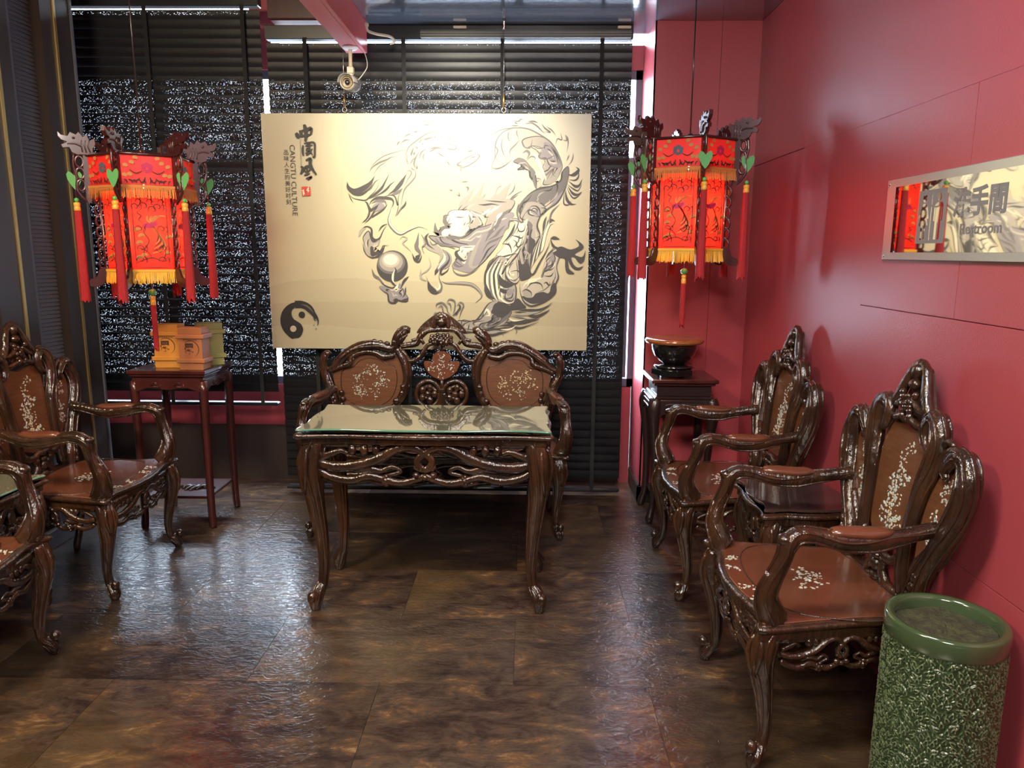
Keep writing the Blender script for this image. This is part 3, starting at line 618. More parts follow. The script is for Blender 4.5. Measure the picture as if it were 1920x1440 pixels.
# nose curls, beard and whiskers (frame 3)
for p, w, ink in (([(1240, 430), (1190, 500), (1250, 600), (1380, 660), (1420, 740), (1380, 840)], 60, 'ink3'), ([(1240, 420), (1200, 480), (1230, 580), (1330, 650)], 22, 'ink1'),
 ([(1250, 500), (1290, 580), (1350, 560), (1310, 500)], 14, 'ink2'), ([(1330, 480), (1400, 570), (1500, 590), (1620, 640)], 26, 'ink2'), ([(1430, 640), (1520, 740), (1480, 850), (1380, 900), (1340, 990)], 60, 'inkv'),
 ([(1480, 660), (1530, 760), (1500, 840), (1420, 920), (1420, 990), (1500, 940), (1530, 880)], 20, 'ink1'), ([(1440, 700), (1470, 780), (1400, 870), (1350, 960)], 16, 'inkp'), ([(1370, 900), (1330, 1000)], 26, 'ink1'),
 ([(1240, 750), (1270, 860), (1220, 940), (1140, 1000), (1180, 1090)], 12, 'ink3'), ([(1140, 920), (1140, 1040), (1230, 1080)], 20, 'ink3'),
 ([(1210, 1010), (1260, 1150), (1320, 1230), (1400, 1230), (1430, 1150), (1390, 1040), (1400, 950)], 18, 'ink2'), ([(1235, 1080), (1270, 1180), (1340, 1240), (1390, 1240)], 50, 'ink1'), ([(1330, 1150), (1370, 1200), (1400, 1160), (1370, 1080)], 16, 'inkp'),
 ([(1420, 1080), (1500, 1110), (1700, 1110), (1850, 1130), (1960, 1220), (1980, 1300), (1900, 1380)], 30, 'ink2'), ([(1420, 1080), (1500, 1105), (1700, 1105), (1850, 1125), (1960, 1215), (1975, 1300), (1900, 1375)], 14, 'ink3'),
 ([(730, 0), (700, 140), (680, 240), (720, 340), (840, 430), (960, 380), (1100, 330), (1220, 370)], 26, 'ink2'), ([(735, 0), (705, 140), (685, 240), (725, 335), (840, 425), (960, 375), (1100, 328), (1200, 360)], 13, 'inkp'),
 ([(830, 520), (880, 470), (940, 500), (880, 560), (960, 640), (1010, 690)], 12, 'ink3'), ([(1100, 410), (1080, 540), (1070, 620), (1120, 700), (1100, 780)], 34, 'ink2'), ([(1130, 430), (1200, 560), (1150, 620), (1180, 710)], 14, 'ink2'),
 ([(1010, 700), (1050, 790), (1110, 810), (1150, 720)], 22, 'ink1'), ([(1060, 740), (1110, 780)], 60, 'ink1'), ([(1350, 470), (1420, 460), (1500, 500)], 12, 'ink3'),
 # flame left of pearl
 ([(300, 370), (370, 335), (440, 370), (450, 480), (500, 520), (560, 490), (600, 400), (660, 300)], 18, 'ink1'), ([(270, 480), (300, 400), (370, 350)], 26, 'ink3'), ([(540, 400), (590, 330), (660, 295)], 10, 'ink1'),
 ([(320, 560), (350, 680), (420, 750), (500, 740), (580, 660), (610, 600), (690, 600)], 16, 'ink1'), ([(440, 780), (540, 740), (600, 660), (630, 600)], 26, 'ink1'),
 ([(40, -380), (0, 0)], 1, 'ink3')): stroke('3', ink, p, w)
fill('3', 'ink3', [(330, 480), (400, 400), (440, 480), (480, 540), (560, 520), (540, 600), (460, 640), (520, 700), (560, 680), (500, 750), (400, 740), (350, 660), (340, 560)])
fill('3', 'ink1', [(430, 620), (470, 620), (480, 680), (560, 690), (500, 740), (440, 740)])
stroke('3', 'ink1', [(300, 370), (370, 335), (440, 370), (450, 480), (500, 520), (560, 490), (600, 400), (660, 300)], 14)
# left claws under the tail flames
for p, w, ink in (([(360, 0), (410, 120), (380, 220), (305, 290)], 16, 'ink1'), ([(540, 20), (480, 120), (420, 220), (340, 295)], 14, 'ink1'), ([(660, 20), (600, 100), (470, 190), (450, 220)], 14, 'ink1'), ([(400, 40), (430, 110), (520, 40)], 24, 'ink1'),
  ([(590, 20), (540, 90), (480, 130)], 26, 'inkv'), ([(820, 0), (800, 120), (770, 200)], 8, 'ink2'), ([(900, 10), (830, 110), (790, 190)], 10, 'ink2')): stroke('3', ink, p, w)
# pearl with real gradations printed as nested discs
def disc(fr, ink, cx, cy, rx, ry=None, a0=0, a1=2*pi, n=40): fill(fr, ink, [(cx+rx*cos(a0+(a1-a0)*k/n), cy+(ry or rx)*sin(a0+(a1-a0)*k/n)) for k in range(n if a1-a0 > 6.28 else n+1)], False)
disc('3', 'ink1', 738, 880, 216)
for k in range(9):
    q = k/8; disc('3', ('ink2', 'ink2', 'ink3', 'ink3', 'ink3', 'ink4', 'ink4', 'inkp', 'inkp')[k], 722-q*10, 832-q*46, 192-q*110, 160-q*100)
disc('3', 'inkp', 690, 770, 14)
fill('3', 'inkv', [(560, 1160), (640, 1160), (740, 1190), (830, 1120), (880, 1160), (870, 1270), (920, 1180), (930, 1260), (960, 1320), (900, 1370), (800, 1350), (740, 1400), (690, 1330), (680, 1260), (600, 1220)])
for p, w, ink in (([(455, 920), (490, 1010), (560, 1060), (640, 1150)], 22, 'ink2'), ([(770, 890), (790, 960), (730, 1060), (760, 1130), (810, 1160)], 26, 'ink1'), ([(775, 930), (750, 1000), (750, 1080), (780, 1120)], 18, 'inkp'), ([(970, 1020), (900, 1090), (860, 1200)], 20, 'ink1'), ([(930, 1160), (920, 1260), (880, 1320)], 14, 'ink1'),
   ([(560, 1180), (620, 1230), (680, 1270), (700, 1370), (780, 1390), (830, 1350), (900, 1360), (965, 1310)], 14, 'ink1'), ([(830, 1110), (790, 1210), (840, 1190)], 26, 'inkp'), ([(570, 1090), (640, 1150), (740, 1180), (820, 1130)], 12, 'ink1'), ([(860, 1360), (940, 1350), (965, 1310)], 30, 'ink1'), ([(750, 1360), (800, 1340), (850, 1370)], 18, 'ink1')): stroke('3', ink, p, w)
# lower body with scales (frame 4)
fill('4', 'ink3', [(880, 180), (960, 0), (1100, -20), (1230, 60), (1160, 180), (1130, 300), (1160, 450), (1060, 640), (1030, 900), (1040, 1000), (900, 1060), (860, 900), (840, 760), (920, 560), (960, 380), (980, 240)])
fill('4', 'inkv', [(1000, 60), (1080, 20), (1150, 60), (1160, 170), (1090, 180), (1000, 140)])
fill('4', 'ink2', [(980, 240), (1060, 300), (1020, 440), (1060, 560), (1040, 660), (960, 700), (950, 830), (920, 700), (960, 560), (1000, 420)])
fill('4', 'ink1', [(1060, 350), (1040, 460), (1100, 520), (1050, 660), (1000, 760), (1020, 900), (1040, 1010), (930, 1060), (860, 990), (860, 780), (920, 840), (960, 800), (1000, 640), (1020, 420)])
fill('4', 'inkp', [(740, 220), (830, 210), (900, 280), (990, 210), (960, 380), (930, 560), (850, 700), (770, 760), (640, 760), (560, 720), (640, 620), (700, 440), (820, 280)])
fill('4', 'ink4', [(690, 900), (740, 760), (840, 700), (870, 900), (880, 1060), (820, 1110), (720, 1070), (690, 980)])
for p, w, ink in (([(660, 560), (780, 440), (860, 260), (740, 240), (720, 330), (660, 370)], 12, 'ink2'), ([(820, 270), (760, 420), (640, 560)], 22, 'ink1'), ([(840, 270), (870, 380), (940, 370), (960, 260)], 12, 'ink1'), ([(760, 440), (850, 460), (900, 480), (950, 440)], 14, 'ink1'),
  ([(770, 500), (830, 530), (850, 600), (920, 560), (940, 460)], 12, 'ink1'), ([(640, 560), (740, 580), (780, 700)], 14, 'ink1'), ([(560, 720), (640, 740), (760, 710), (850, 680)], 14, 'ink1'), ([(700, 900), (780, 800), (870, 680), (900, 560)], 14, 'ink1'),
  ([(700, 860), (690, 980), (740, 1070), (830, 1110), (880, 1060)], 14, 'ink1'), ([(740, 950), (860, 930), (880, 1010), (800, 1080)], 10, 'ink1'), ([(930, 680), (960, 660), (1010, 700), (990, 760), (940, 760)], 12, 'ink3'), ([(960, 140), (1000, 90), (1080, 110), (1150, 180)], 10, 'ink1'),
  ([(1020, 40), (1110, 40), (1160, 110), (1150, 200)], 12, 'ink1'), ([(1160, 60), (1240, 70), (1180, 180)], 10, 'ink1'), ([(1230, 60), (1150, 200), (1120, 320), (1160, 440), (1080, 480)], 11, 'ink1'), ([(860, -20), (840, 120), (880, 240), (960, 260)], 16, 'ink2'), ([(940, -40), (880, 80), (890, 200)], 12, 'ink1')): stroke('4', ink, p, w)
# back ridge of hair right of the torso
for k in range(9):
    o = k*17; stroke('4', ('ink1', 'ink2', 'inkp')[k % 3], [(1010+o*1.2, 960-o*2.2), (1060+o, 760-o), (1140+o*.7, 560-o), (1210+o*.6, 400-o*.8), (1230+o*.9, 180+abs(k-4)*22)], 22)
stroke('4', 'ink1', [(1200, 440), (1220, 260), (1255, 170)], 16); stroke('4', 'ink2', [(1290, 300), (1320, 120), (1440, 0)], 12); stroke('4', 'ink1', [(1300, 260), (1320, 220), (1370, 240)], 14)
stroke('4', 'ink1', [(1010, 700), (1020, 900), (1070, 980), (1160, 820), (1260, 640), (1320, 470)], 14)
# right thigh and lower claw
fill('4', 'ink4', [(1180, 1000), (1240, 800), (1320, 650), (1400, 600), (1440, 700), (1400, 860), (1420, 1000), (1390, 1100), (1370, 1250), (1220, 1350), (1060, 1410), (960, 1360), (910, 1250), (930, 1100), (1080, 1040)])
fill('4', 'inkv', [(1240, 760), (1340, 660), (1380, 760), (1340, 880), (1240, 940), (1260, 840)])
fill('4', 'ink1', [(930, 1280), (1060, 1300), (1120, 1240), (1220, 1220), (1300, 1240), (1330, 1130), (1390, 1100), (1370, 1230), (1240, 1340), (1080, 1390), (970, 1340)])
fill('4', 'ink3', [(930, 1220), (980, 1190), (1040, 1220), (1060, 1300), (960, 1290)])
fill('4', 'ink1', [(1310, 470), (1340, 540), (1400, 600), (1470, 590), (1590, 630), (1700, 590), (1700, 540), (1660, 490), (1760, 560), (1760, 620), (1650, 690), (1720, 730), (1770, 720), (1800, 640), (1780, 780), (1720, 820), (1650, 740), (1600, 740), (1640, 840), (1700, 880), (1770, 860), (1720, 910), (1640, 900), (1580, 830), (1560, 760), (1570, 880), (1600, 920), (1650, 965), (1550, 960), (1520, 880), (1510, 760), (1420, 740), (1350, 680), (1400, 640), (1330, 590)])
for p, w, ink in (([(1310, 480), (1370, 470), (1440, 490)], 26, 'ink1'), ([(1180, 1010), (1250, 930), (1330, 910), (1380, 860)], 12, 'ink1'), ([(1240, 780), (1300, 680), (1400, 610)], 14, 'ink1'), ([(1390, 880), (1430, 1010), (1390, 1110), (1380, 1230), (1260, 1340), (1070, 1415), (960, 1370), (900, 1240), (890, 1080)], 16, 'ink1'),
  ([(980, 1190), (1060, 1100), (1180, 1110), (1220, 1200)], 14, 'ink1'), ([(920, 1220), (980, 1190), (1050, 1230), (1060, 1290)], 12, 'ink1'), ([(1220, 1110), (1260, 1090), (1300, 1130), (1340, 1100)], 14, 'ink1'), ([(1190, 1000), (1100, 1070), (980, 1100), (930, 1180)], 14, 'inkp'), ([(1340, 1110), (1330, 1200), (1280, 1250)], 12, 'ink1'), ([(1220, 1000), (1320, 1000), (1360, 940)], 12, 'ink1')): stroke('4', ink, p, w)
# left flank of the lower coil
fill('4', 'ink3', [(400, 1000), (460, 820), (560, 740), (700, 760), (690, 900), (700, 1080), (820, 1120), (840, 1250), (800, 1380), (640, 1370), (480, 1320), (420, 1180)])
for k in range(8):
    o = k*32; stroke('4', ('ink1', 'inkp', 'ink2', 'inkp')[k % 4], [(560+o*.5, 720+o*.4), (440+o*.8, 900+o*.3), (410+o, 1060+o*.1), (440+o*.9, 1240), (520+o*.6, 1340+o*.05)], 26)
for p, w, ink in (([(410, 1080), (430, 940), (560, 760), (640, 720)], 14, 'ink1'), ([(410, 1090), (430, 1200), (480, 1290), (560, 1330)], 44, 'ink1'), ([(600, 980), (640, 1090), (740, 1130), (840, 1100)], 60, 'ink1'), ([(590, 1160), (680, 1220), (820, 1190)], 36, 'ink1'), ([(700, 1210), (690, 1320), (780, 1350), (820, 1290)], 16, 'ink1'),
  ([(640, 860), (740, 780), (640, 980), (700, 900)], 14, 'ink1'), ([(700, 780), (690, 840), (760, 760)], 22, 'inkp'), ([(620, 1150), (600, 1280), (720, 1380), (830, 1350)], 14, 'inkp'), ([(720, 1280), (760, 1220), (830, 1210)], 50, 'inkv')): stroke('4', ink, p, w)
# hind leg and flame (frame 5)
fill('5', 'ink1', [(980, 200), (1060, 180), (1200, 230), (1300, 130), (1380, 200), (1420, 260), (1230, 290), (1180, 380), (1100, 420), (940, 360), (920, 280)])
fill('5', 'ink3', [(480, 450), (640, 460), (760, 410), (860, 270), (960, 170), (1030, 180), (940, 340), (1180, 370), (1130, 480), (960, 540), (800, 600), (640, 600), (480, 590)])
fill('5', 'ink2', [(980, 360), (1220, 290), (1180, 400), (1080, 480), (900, 560), (800, 570), (830, 480), (940, 440)])
fill('5', 'ink1', [(1000, 200), (1180, 220), (1220, 300), (1090, 400), (960, 330)])
for p, w, ink in (([(490, 440), (700, 450), (800, 360), (900, 210), (1020, 160)], 14, 'ink1'), ([(480, 440), (480, 580), (620, 600), (800, 600)], 16, 'ink1'), ([(540, 570), (560, 500), (640, 460)], 12, 'ink1'), ([(620, 590), (640, 480)], 12, 'ink1'), ([(720, 520), (700, 470), (860, 440)], 12, 'ink1'), ([(800, 600), (780, 520), (820, 480), (900, 470)], 14, 'ink1'),
  ([(900, 560), (910, 480), (980, 460), (990, 380)], 12, 'ink1'), ([(1080, 420), (1070, 320), (1110, 270)], 14, 'ink1'), ([(840, 370), (880, 290), (920, 360), (850, 380)], 20, 'inkp'), ([(1230, 290), (1420, 290), (1600, 290), (1720, 240), (1790, 180)], 22, 'ink1'), ([(1240, 320), (1400, 330), (1560, 380), (1700, 320), (1755, 280)], 26, 'ink1'),
  ([(1180, 370), (1360, 400), (1480, 440), (1600, 420)], 16, 'ink2'), ([(1130, 470), (1300, 460), (1460, 440), (1610, 410)], 40, 'ink1'), ([(1060, 520), (1200, 500), (1340, 540), (1600, 455)], 22, 'ink1'), ([(1180, 400), (1260, 440), (1420, 420)], 14, 'inkp'), ([(1220, 350), (1380, 350), (1520, 330), (1660, 300)], 26, 'ink3'),
  ([(820, 600), (900, 570), (1040, 560), (1160, 540), (1280, 530)], 22, 'ink1'), ([(820, 610), (940, 640), (1080, 610), (1200, 590)], 22, 'ink1'), ([(860, 610), (980, 600), (1100, 580)], 26, 'ink3'), ([(1100, 620), (1120, 660)], 6, 'ink2'), ([(1260, 540), (1300, 580), (1280, 635)], 7, 'ink2'), ([(1070, 560), (1200, 560), (1300, 500)], 14, 'inkp'),
  ([(180, 280), (180, 220), (260, 200), (320, 260), (340, 330), (400, 380)], 14, 'ink2'), ([(190, 280), (250, 240), (280, 330), (360, 410)], 12, 'ink2'), ([(320, 190), (360, 150), (430, 180), (430, 280), (400, 380)], 14, 'ink2'), ([(320, 200), (370, 220), (380, 320)], 12, 'ink2'), ([(460, 230), (510, 190), (555, 230), (520, 320), (490, 440)], 12, 'ink2'), ([(460, 240), (500, 230), (500, 280), (430, 360), (400, 380)], 16, 'ink1'),
  ([(150, 400), (150, 340), (220, 340), (260, 390)], 12, 'ink3'), ([(430, 360), (480, 330)], 22, 'ink1')): stroke('5', ink, p, w)
# yin-yang brush mark
yin = [(790, 340), (650, 350), (520, 420), (420, 540), (375, 700), (390, 850), (450, 980), (540, 1080), (640, 1155), (700, 1140), (790, 1130), (850, 1070), (885, 980), (885, 920), (840, 830), (760, 770), (680, 720), (630, 640), (620, 560), (650, 490), (720, 445), (800, 445)]
fill('Y', 'ink', yin); stroke('Y', 'ink', [(700, 390), (830, 385), (960, 430), (1060, 520), (1130, 620), (1170, 700)], 100, (1, .25)); stroke('Y', 'ink', [(1120, 520), (1190, 650), (1225, 760), (1215, 860)], 22, (.4, .3))
stroke('Y', 'ink2', [(830, 385), (960, 420), (1060, 500), (1120, 590)], 22); disc('Y', 'poster', 668, 935, 70); disc('Y', 'ink', 855, 618, 72); stroke('Y', 'ink1', [(1110, 640), (1150, 740), (1200, 720)], 16); stroke('Y', 'ink2', [(1120, 840), (1140, 860)], 22); stroke('Y', 'ink2', [(1170, 950), (1190, 920)], 22)
# brush calligraphy
B = lambda pts, w, tp=(.6, .4): stroke('T', 'ink', pts, w, tp)
B([(400, 230), (430, 275), (455, 285)], 38, (.5, .5)); B([(450, 195), (470, 240), (480, 290)], 24); B([(455, 215), (560, 180), (605, 170), (600, 250)], 26, (.6, .6)); B([(470, 275), (540, 262), (600, 250)], 20, (.6, .6)); B([(510, 115), (535, 220), (530, 345)], 34, (.6, .5))
B([(500, 395), (495, 470), (505, 540)], 18, (.6, .6)); B([(510, 372), (580, 358), (650, 365), (658, 470), (655, 555), (630, 545)], 16, (.6, .8)); B([(530, 410), (570, 390), (610, 390)], 15); B([(545, 440), (580, 425), (575, 460), (545, 470), (548, 435)], 11, (.8, .8)); B([(585, 375), (590, 450), (630, 530)], 17); B([(625, 440), (585, 500), (540, 530)], 14); B([(530, 505), (590, 485)], 14); B([(610, 390), (625, 400)], 16, (.8, .8))
B([(540, 600), (600, 575), (600, 650), (640, 730), (685, 790)], 27, (.5, .5)); B([(470, 685), (500, 700), (490, 750), (470, 785)], 24, (.5, .5)); B([(520, 690), (600, 660)], 17); B([(530, 700), (530, 750), (590, 735), (590, 690), (530, 700)], 12, (.8, .8)); B([(560, 670), (560, 800)], 16, (.8, .8)); B([(520, 800), (600, 770)], 15); B([(545, 845), (620, 820), (570, 862)], 19)
fill('T', 'inkr', [(485, 955), (545, 948), (540, 1075), (500, 1082)], False); fill('T', 'inkr', [(548, 948), (605, 955), (612, 1070), (550, 1075)], False)
for q in ((500, 1010), (520, 1050), (515, 1030), (575, 980), (580, 1010), (565, 1000)): stroke('T', 'inkp', [(q[0]-14, q[1]), (q[0]+14, q[1]-6)], 7, (.8, .8))
stroke('T', 'inkp', [(512, 990), (516, 1070)], 7, (1, 1)); stroke('T', 'inkp', [(578, 955), (578, 1030)], 7, (1, 1))
names = {'ink': 'black_ink_print', 'inkr': 'red_seal_print', 'hill': 'hill_print', 'hill2': 'hill_print'}
for ink, q in layers.items():
    q.build(names.get(ink, 'ink_print'), ink, pos, fix=False)['kind'] = 'stuff'
def tfn(u0, v0, rot=True, sx=1, sz=1):
    x0, z0 = pmap('T', u0, v0)
    return (lambda x, y, d: (x0+y*sx, -.0045, z0-x*sz)) if rot else (lambda x, y, d: (x0+x*sx, -.0045, z0+y*sz))
# Latin line reads downwards, letters turned clockwise; Chinese line is stacked upright
text_mesh('CANGTU CULTURE', .0385, 'lettering', 'ink1', pos, tfn(372, 870, sx=1.05, sz=1.12))
text_mesh('The wind around China', .0155, 'lettering', 'ink3', pos, tfn(468, 500, sx=1, sz=1))
for k, ch in enumerate('品味人生的美好时刻'):
    t_ = k/8; text_mesh(ch, .030, 'lettering', 'ink1', pos, tfn(268+t_*45, 498+t_*665, rot=False, sx=1.0))
# hanging wires
for i, (xx, lab) in enumerate(((-.985, 'left thin steel hanging wire with clip holding the dragon picture'), (-.125, 'right thin steel hanging wire with clip holding the dragon picture'))):
    t = thing('hanging_wire', (xx, PY+.004, PZ0+PH), 0, lab, 'wire')
    top = CEIL-PZ0-PH if i else CEIL-PZ0-PH
    b = MB(); b.tube([(0, 0, .035, .0016), (0, 0, top-.002, .0016)], n=1, seg=6); b.build('wire', 'steel', t)
    b = MB(); b.tube([(0, 0, top-.05, .007), (0, 0, top-.045, .008), (0, 0, top-.012, .008), (0, 0, top, .011)], n=1, seg=10); b.build('ceiling_anchor', 'steel', t)
    b = MB(); b.tube([(0, 0, .03, .007), (0, 0, .07, .0065), (0, 0, .105, .003)], n=1, seg=8); b.build('gripper', 'gold', t)
    b = MB(); b.tube([(.012*sin(a), 0, .018+.013*cos(a), .0025) for a in [2*pi*k/12 for k in range(12)]], n=1, seg=6, closed=True); b.build('hook', 'steel', t)
# ================================================================ carved rosewood furniture
random.seed(11)
def mir(P): return [(-p[0], *p[1:]) for p in P]
def cab_leg(x, y, zt, ox, oy, s=1.0, name='leg', parent=None, rear=False, mat_='carved'):
    """cabriole leg: bulging knee, slim shank, knobbed hoof. (ox,oy) points outwards"""
    l = sqrt(ox*ox+oy*oy); ox /= l; oy /= l; b = MB(); q = 1 if not rear else .45
    prof = [(0, 0, .034), (.08, .010, .037), (.2, .016, .034), (.36, .008, .0265), (.55, -.004, .0205), (.72, -.010, .0165), (.84, -.005, .0150), (.88, .006, .019), (.93, .018, .0225), (.97, .020, .018), (1, .018, .0125)]
    P = [(x+ox*o*q*s*1.25, y+oy*o*q*s*1.25, zt*(1-t), r*s) for t, o, r in prof]
    b.tube(P, n=3, seg=20, groove=.12, gk=5, ridge=7)
    kz = .088*s if zt < .6 else .082
    b.ell((x+ox*.034*s*q, y+oy*.034*s*q, kz-.02*s), (.0185*s, .0185*s, .021*s), 8, 6)
    b.ell((x+ox*.014*s, y+oy*.014*s, zt*.80), (.030*s, .030*s, .05*s), 8, 6)
    tx, ty = -oy, ox
    for sg in (-1, 1):   # carved leaf edges of the knee
        b.tube([(x+ox*.036*s+tx*.012*sg*s, y+oy*.036*s+ty*.012*sg*s, zt*.97, .006*s), (x+ox*.05*s+tx*.024*sg*s, y+oy*.05*s+ty*.024*sg*s, zt*.86, .008*s), (x+ox*.045*s+tx*.006*sg*s, y+oy*.045*s+ty*.006*sg*s, zt*.70, .005*s)], n=3, seg=6)
    return b.build(name, mat_, parent)
def apron(parent, p0, p1, zt, h, out, r=1.0, berries=3, name='carved_apron', bow=0.0, rail=True):
    """pierced carving between two corners, face looking along out=(ox,oy)"""
    L = sqrt((p1[0]-p0[0])**2+(p1[1]-p0[1])**2); ux, uy = (p1[0]-p0[0])/L, (p1[1]-p0[1])/L
    def W(u, z, d):   # u -1..1
        t = (u+1)/2*L; bo = bow*(1-u*u)*(1-.25*abs(u))
        return (p0[0]+ux*t+out[0]*(d+bo), p0[1]+uy*t+out[1]*(d+bo), zt+z*h)
    b = MB()
    def T(pts, n=4, seg=7):
        for sg in (-1, 1): b.tube([(*W(sg*u, z, d), rr*r) for u, z, d, rr in pts], n=n, seg=9, groove=.16, gk=3)
    if rail: b.tube([(*W(-1+k/8, -.04, 0), .0135) for k in range(17)], n=1, seg=8, sc=(1, 1, 1.3))
    # broad vine swelling into a loop at the middle
    T([(.99, -.52, .0, .013), (.82, -.60, .004, .014), (.62, -.56, .006, .0145), (.42, -.40, .008, .015), (.26, -.16, .010, .013), (.12, -.10, .010, .0115), (.02, -.22, .011, .0105), (-.07, -.45, .012, .010), (.0, -.66, .012, .009), (.1, -.58, .012, .007)])
    T([(.97, -.40, .002, .009), (.86, -.30, .004, .010), (.76, -.22, .004, .008), (.70, -.30, .004, .006)])
    T([(.97, -.74, -.002, .012), (.86, -.88, .0, .0115), (.68, -.95, .003, .012), (.52, -.84, .005, .011), (.40, -.90, .006, .010), (.24, -1.0, .006, .011), (.1, -.93, .006, .009), (0, -.82, .006, .009)])
    T([(.66, -.72, .004, .006), (.52, -.64, .008, .009), (.40, -.70, .008, .008), (.30, -.60, .008, .006), (.22, -.72, .006, .006), (.34, -.82, .006, .006)])
    T([(.48, -.98, .0, .0065), (.38, -1.04, .002, .006), (.30, -1.02, .003, .005)])
    for k in range(berries):
        for sg in (-1, 1):
            u = sg*(.40+.11*k+.04); c = W(u, -.20, .006)
            b.ell(c, (.0125*r, .0125*r, .017*r), 8, 6); c2 = W(u, -.09, .003); b.ell(c2, (.014*r, .012*r, .006*r), 8, 4)
    for sg in (-1, 1):   # blossom
        c = W(sg*.36, -.94, .010); b.ell(c, .009*r, 6, 4)
        for k in range(5):
            a = 2*pi*k/5; c = W(sg*.36+.035*cos(a)*.16/max(L, .1)*3, -.94+.10*sin(a), .008); b.ell(c, .0085*r, 6, 4)
    for k in range(3):
        c = W((k-1)*.08, -.80-.05*(k == 1), .010); b.ell(c, (.012*r, .012*r, .010*r), 6, 4)
    return b.build(name, 'carved', parent)
def inlay(name, parent, centers, fn, count, spread, size, m='pearl', seed=1, stalk=True):
    """mother-of-pearl chips (flower and figure scene) lying on a surface fn(a,b,d)"""
    rnd = random.Random(seed); b = MB()
    for cx, cz in centers:
        for k in range(int(count*1.9)):
            t = rnd.random()**1.3; a = rnd.uniform(0, 2*pi); rr = spread*sqrt(t)
            x, z = cx+rr*cos(a)*1.0, cz+rr*sin(a)
            s = size*.56*rnd.uniform(.45, 1.2); an = rnd.uniform(0, 2*pi); el = rnd.uniform(.35, .8)
            pts = []
            for q in range(6):
                ph = 2*pi*q/6; rx, rz = s*cos(ph), s*el*sin(ph)*(1-.3*cos(ph)); pts.append((x+rx*cos(an)-rz*sin(an), z+rx*sin(an)+rz*cos(an)))
            b.prism(pts, fn, -.0008, .0008, .0004)
    o = b.build(name, m, parent); o['kind'] = 'stuff'; return o

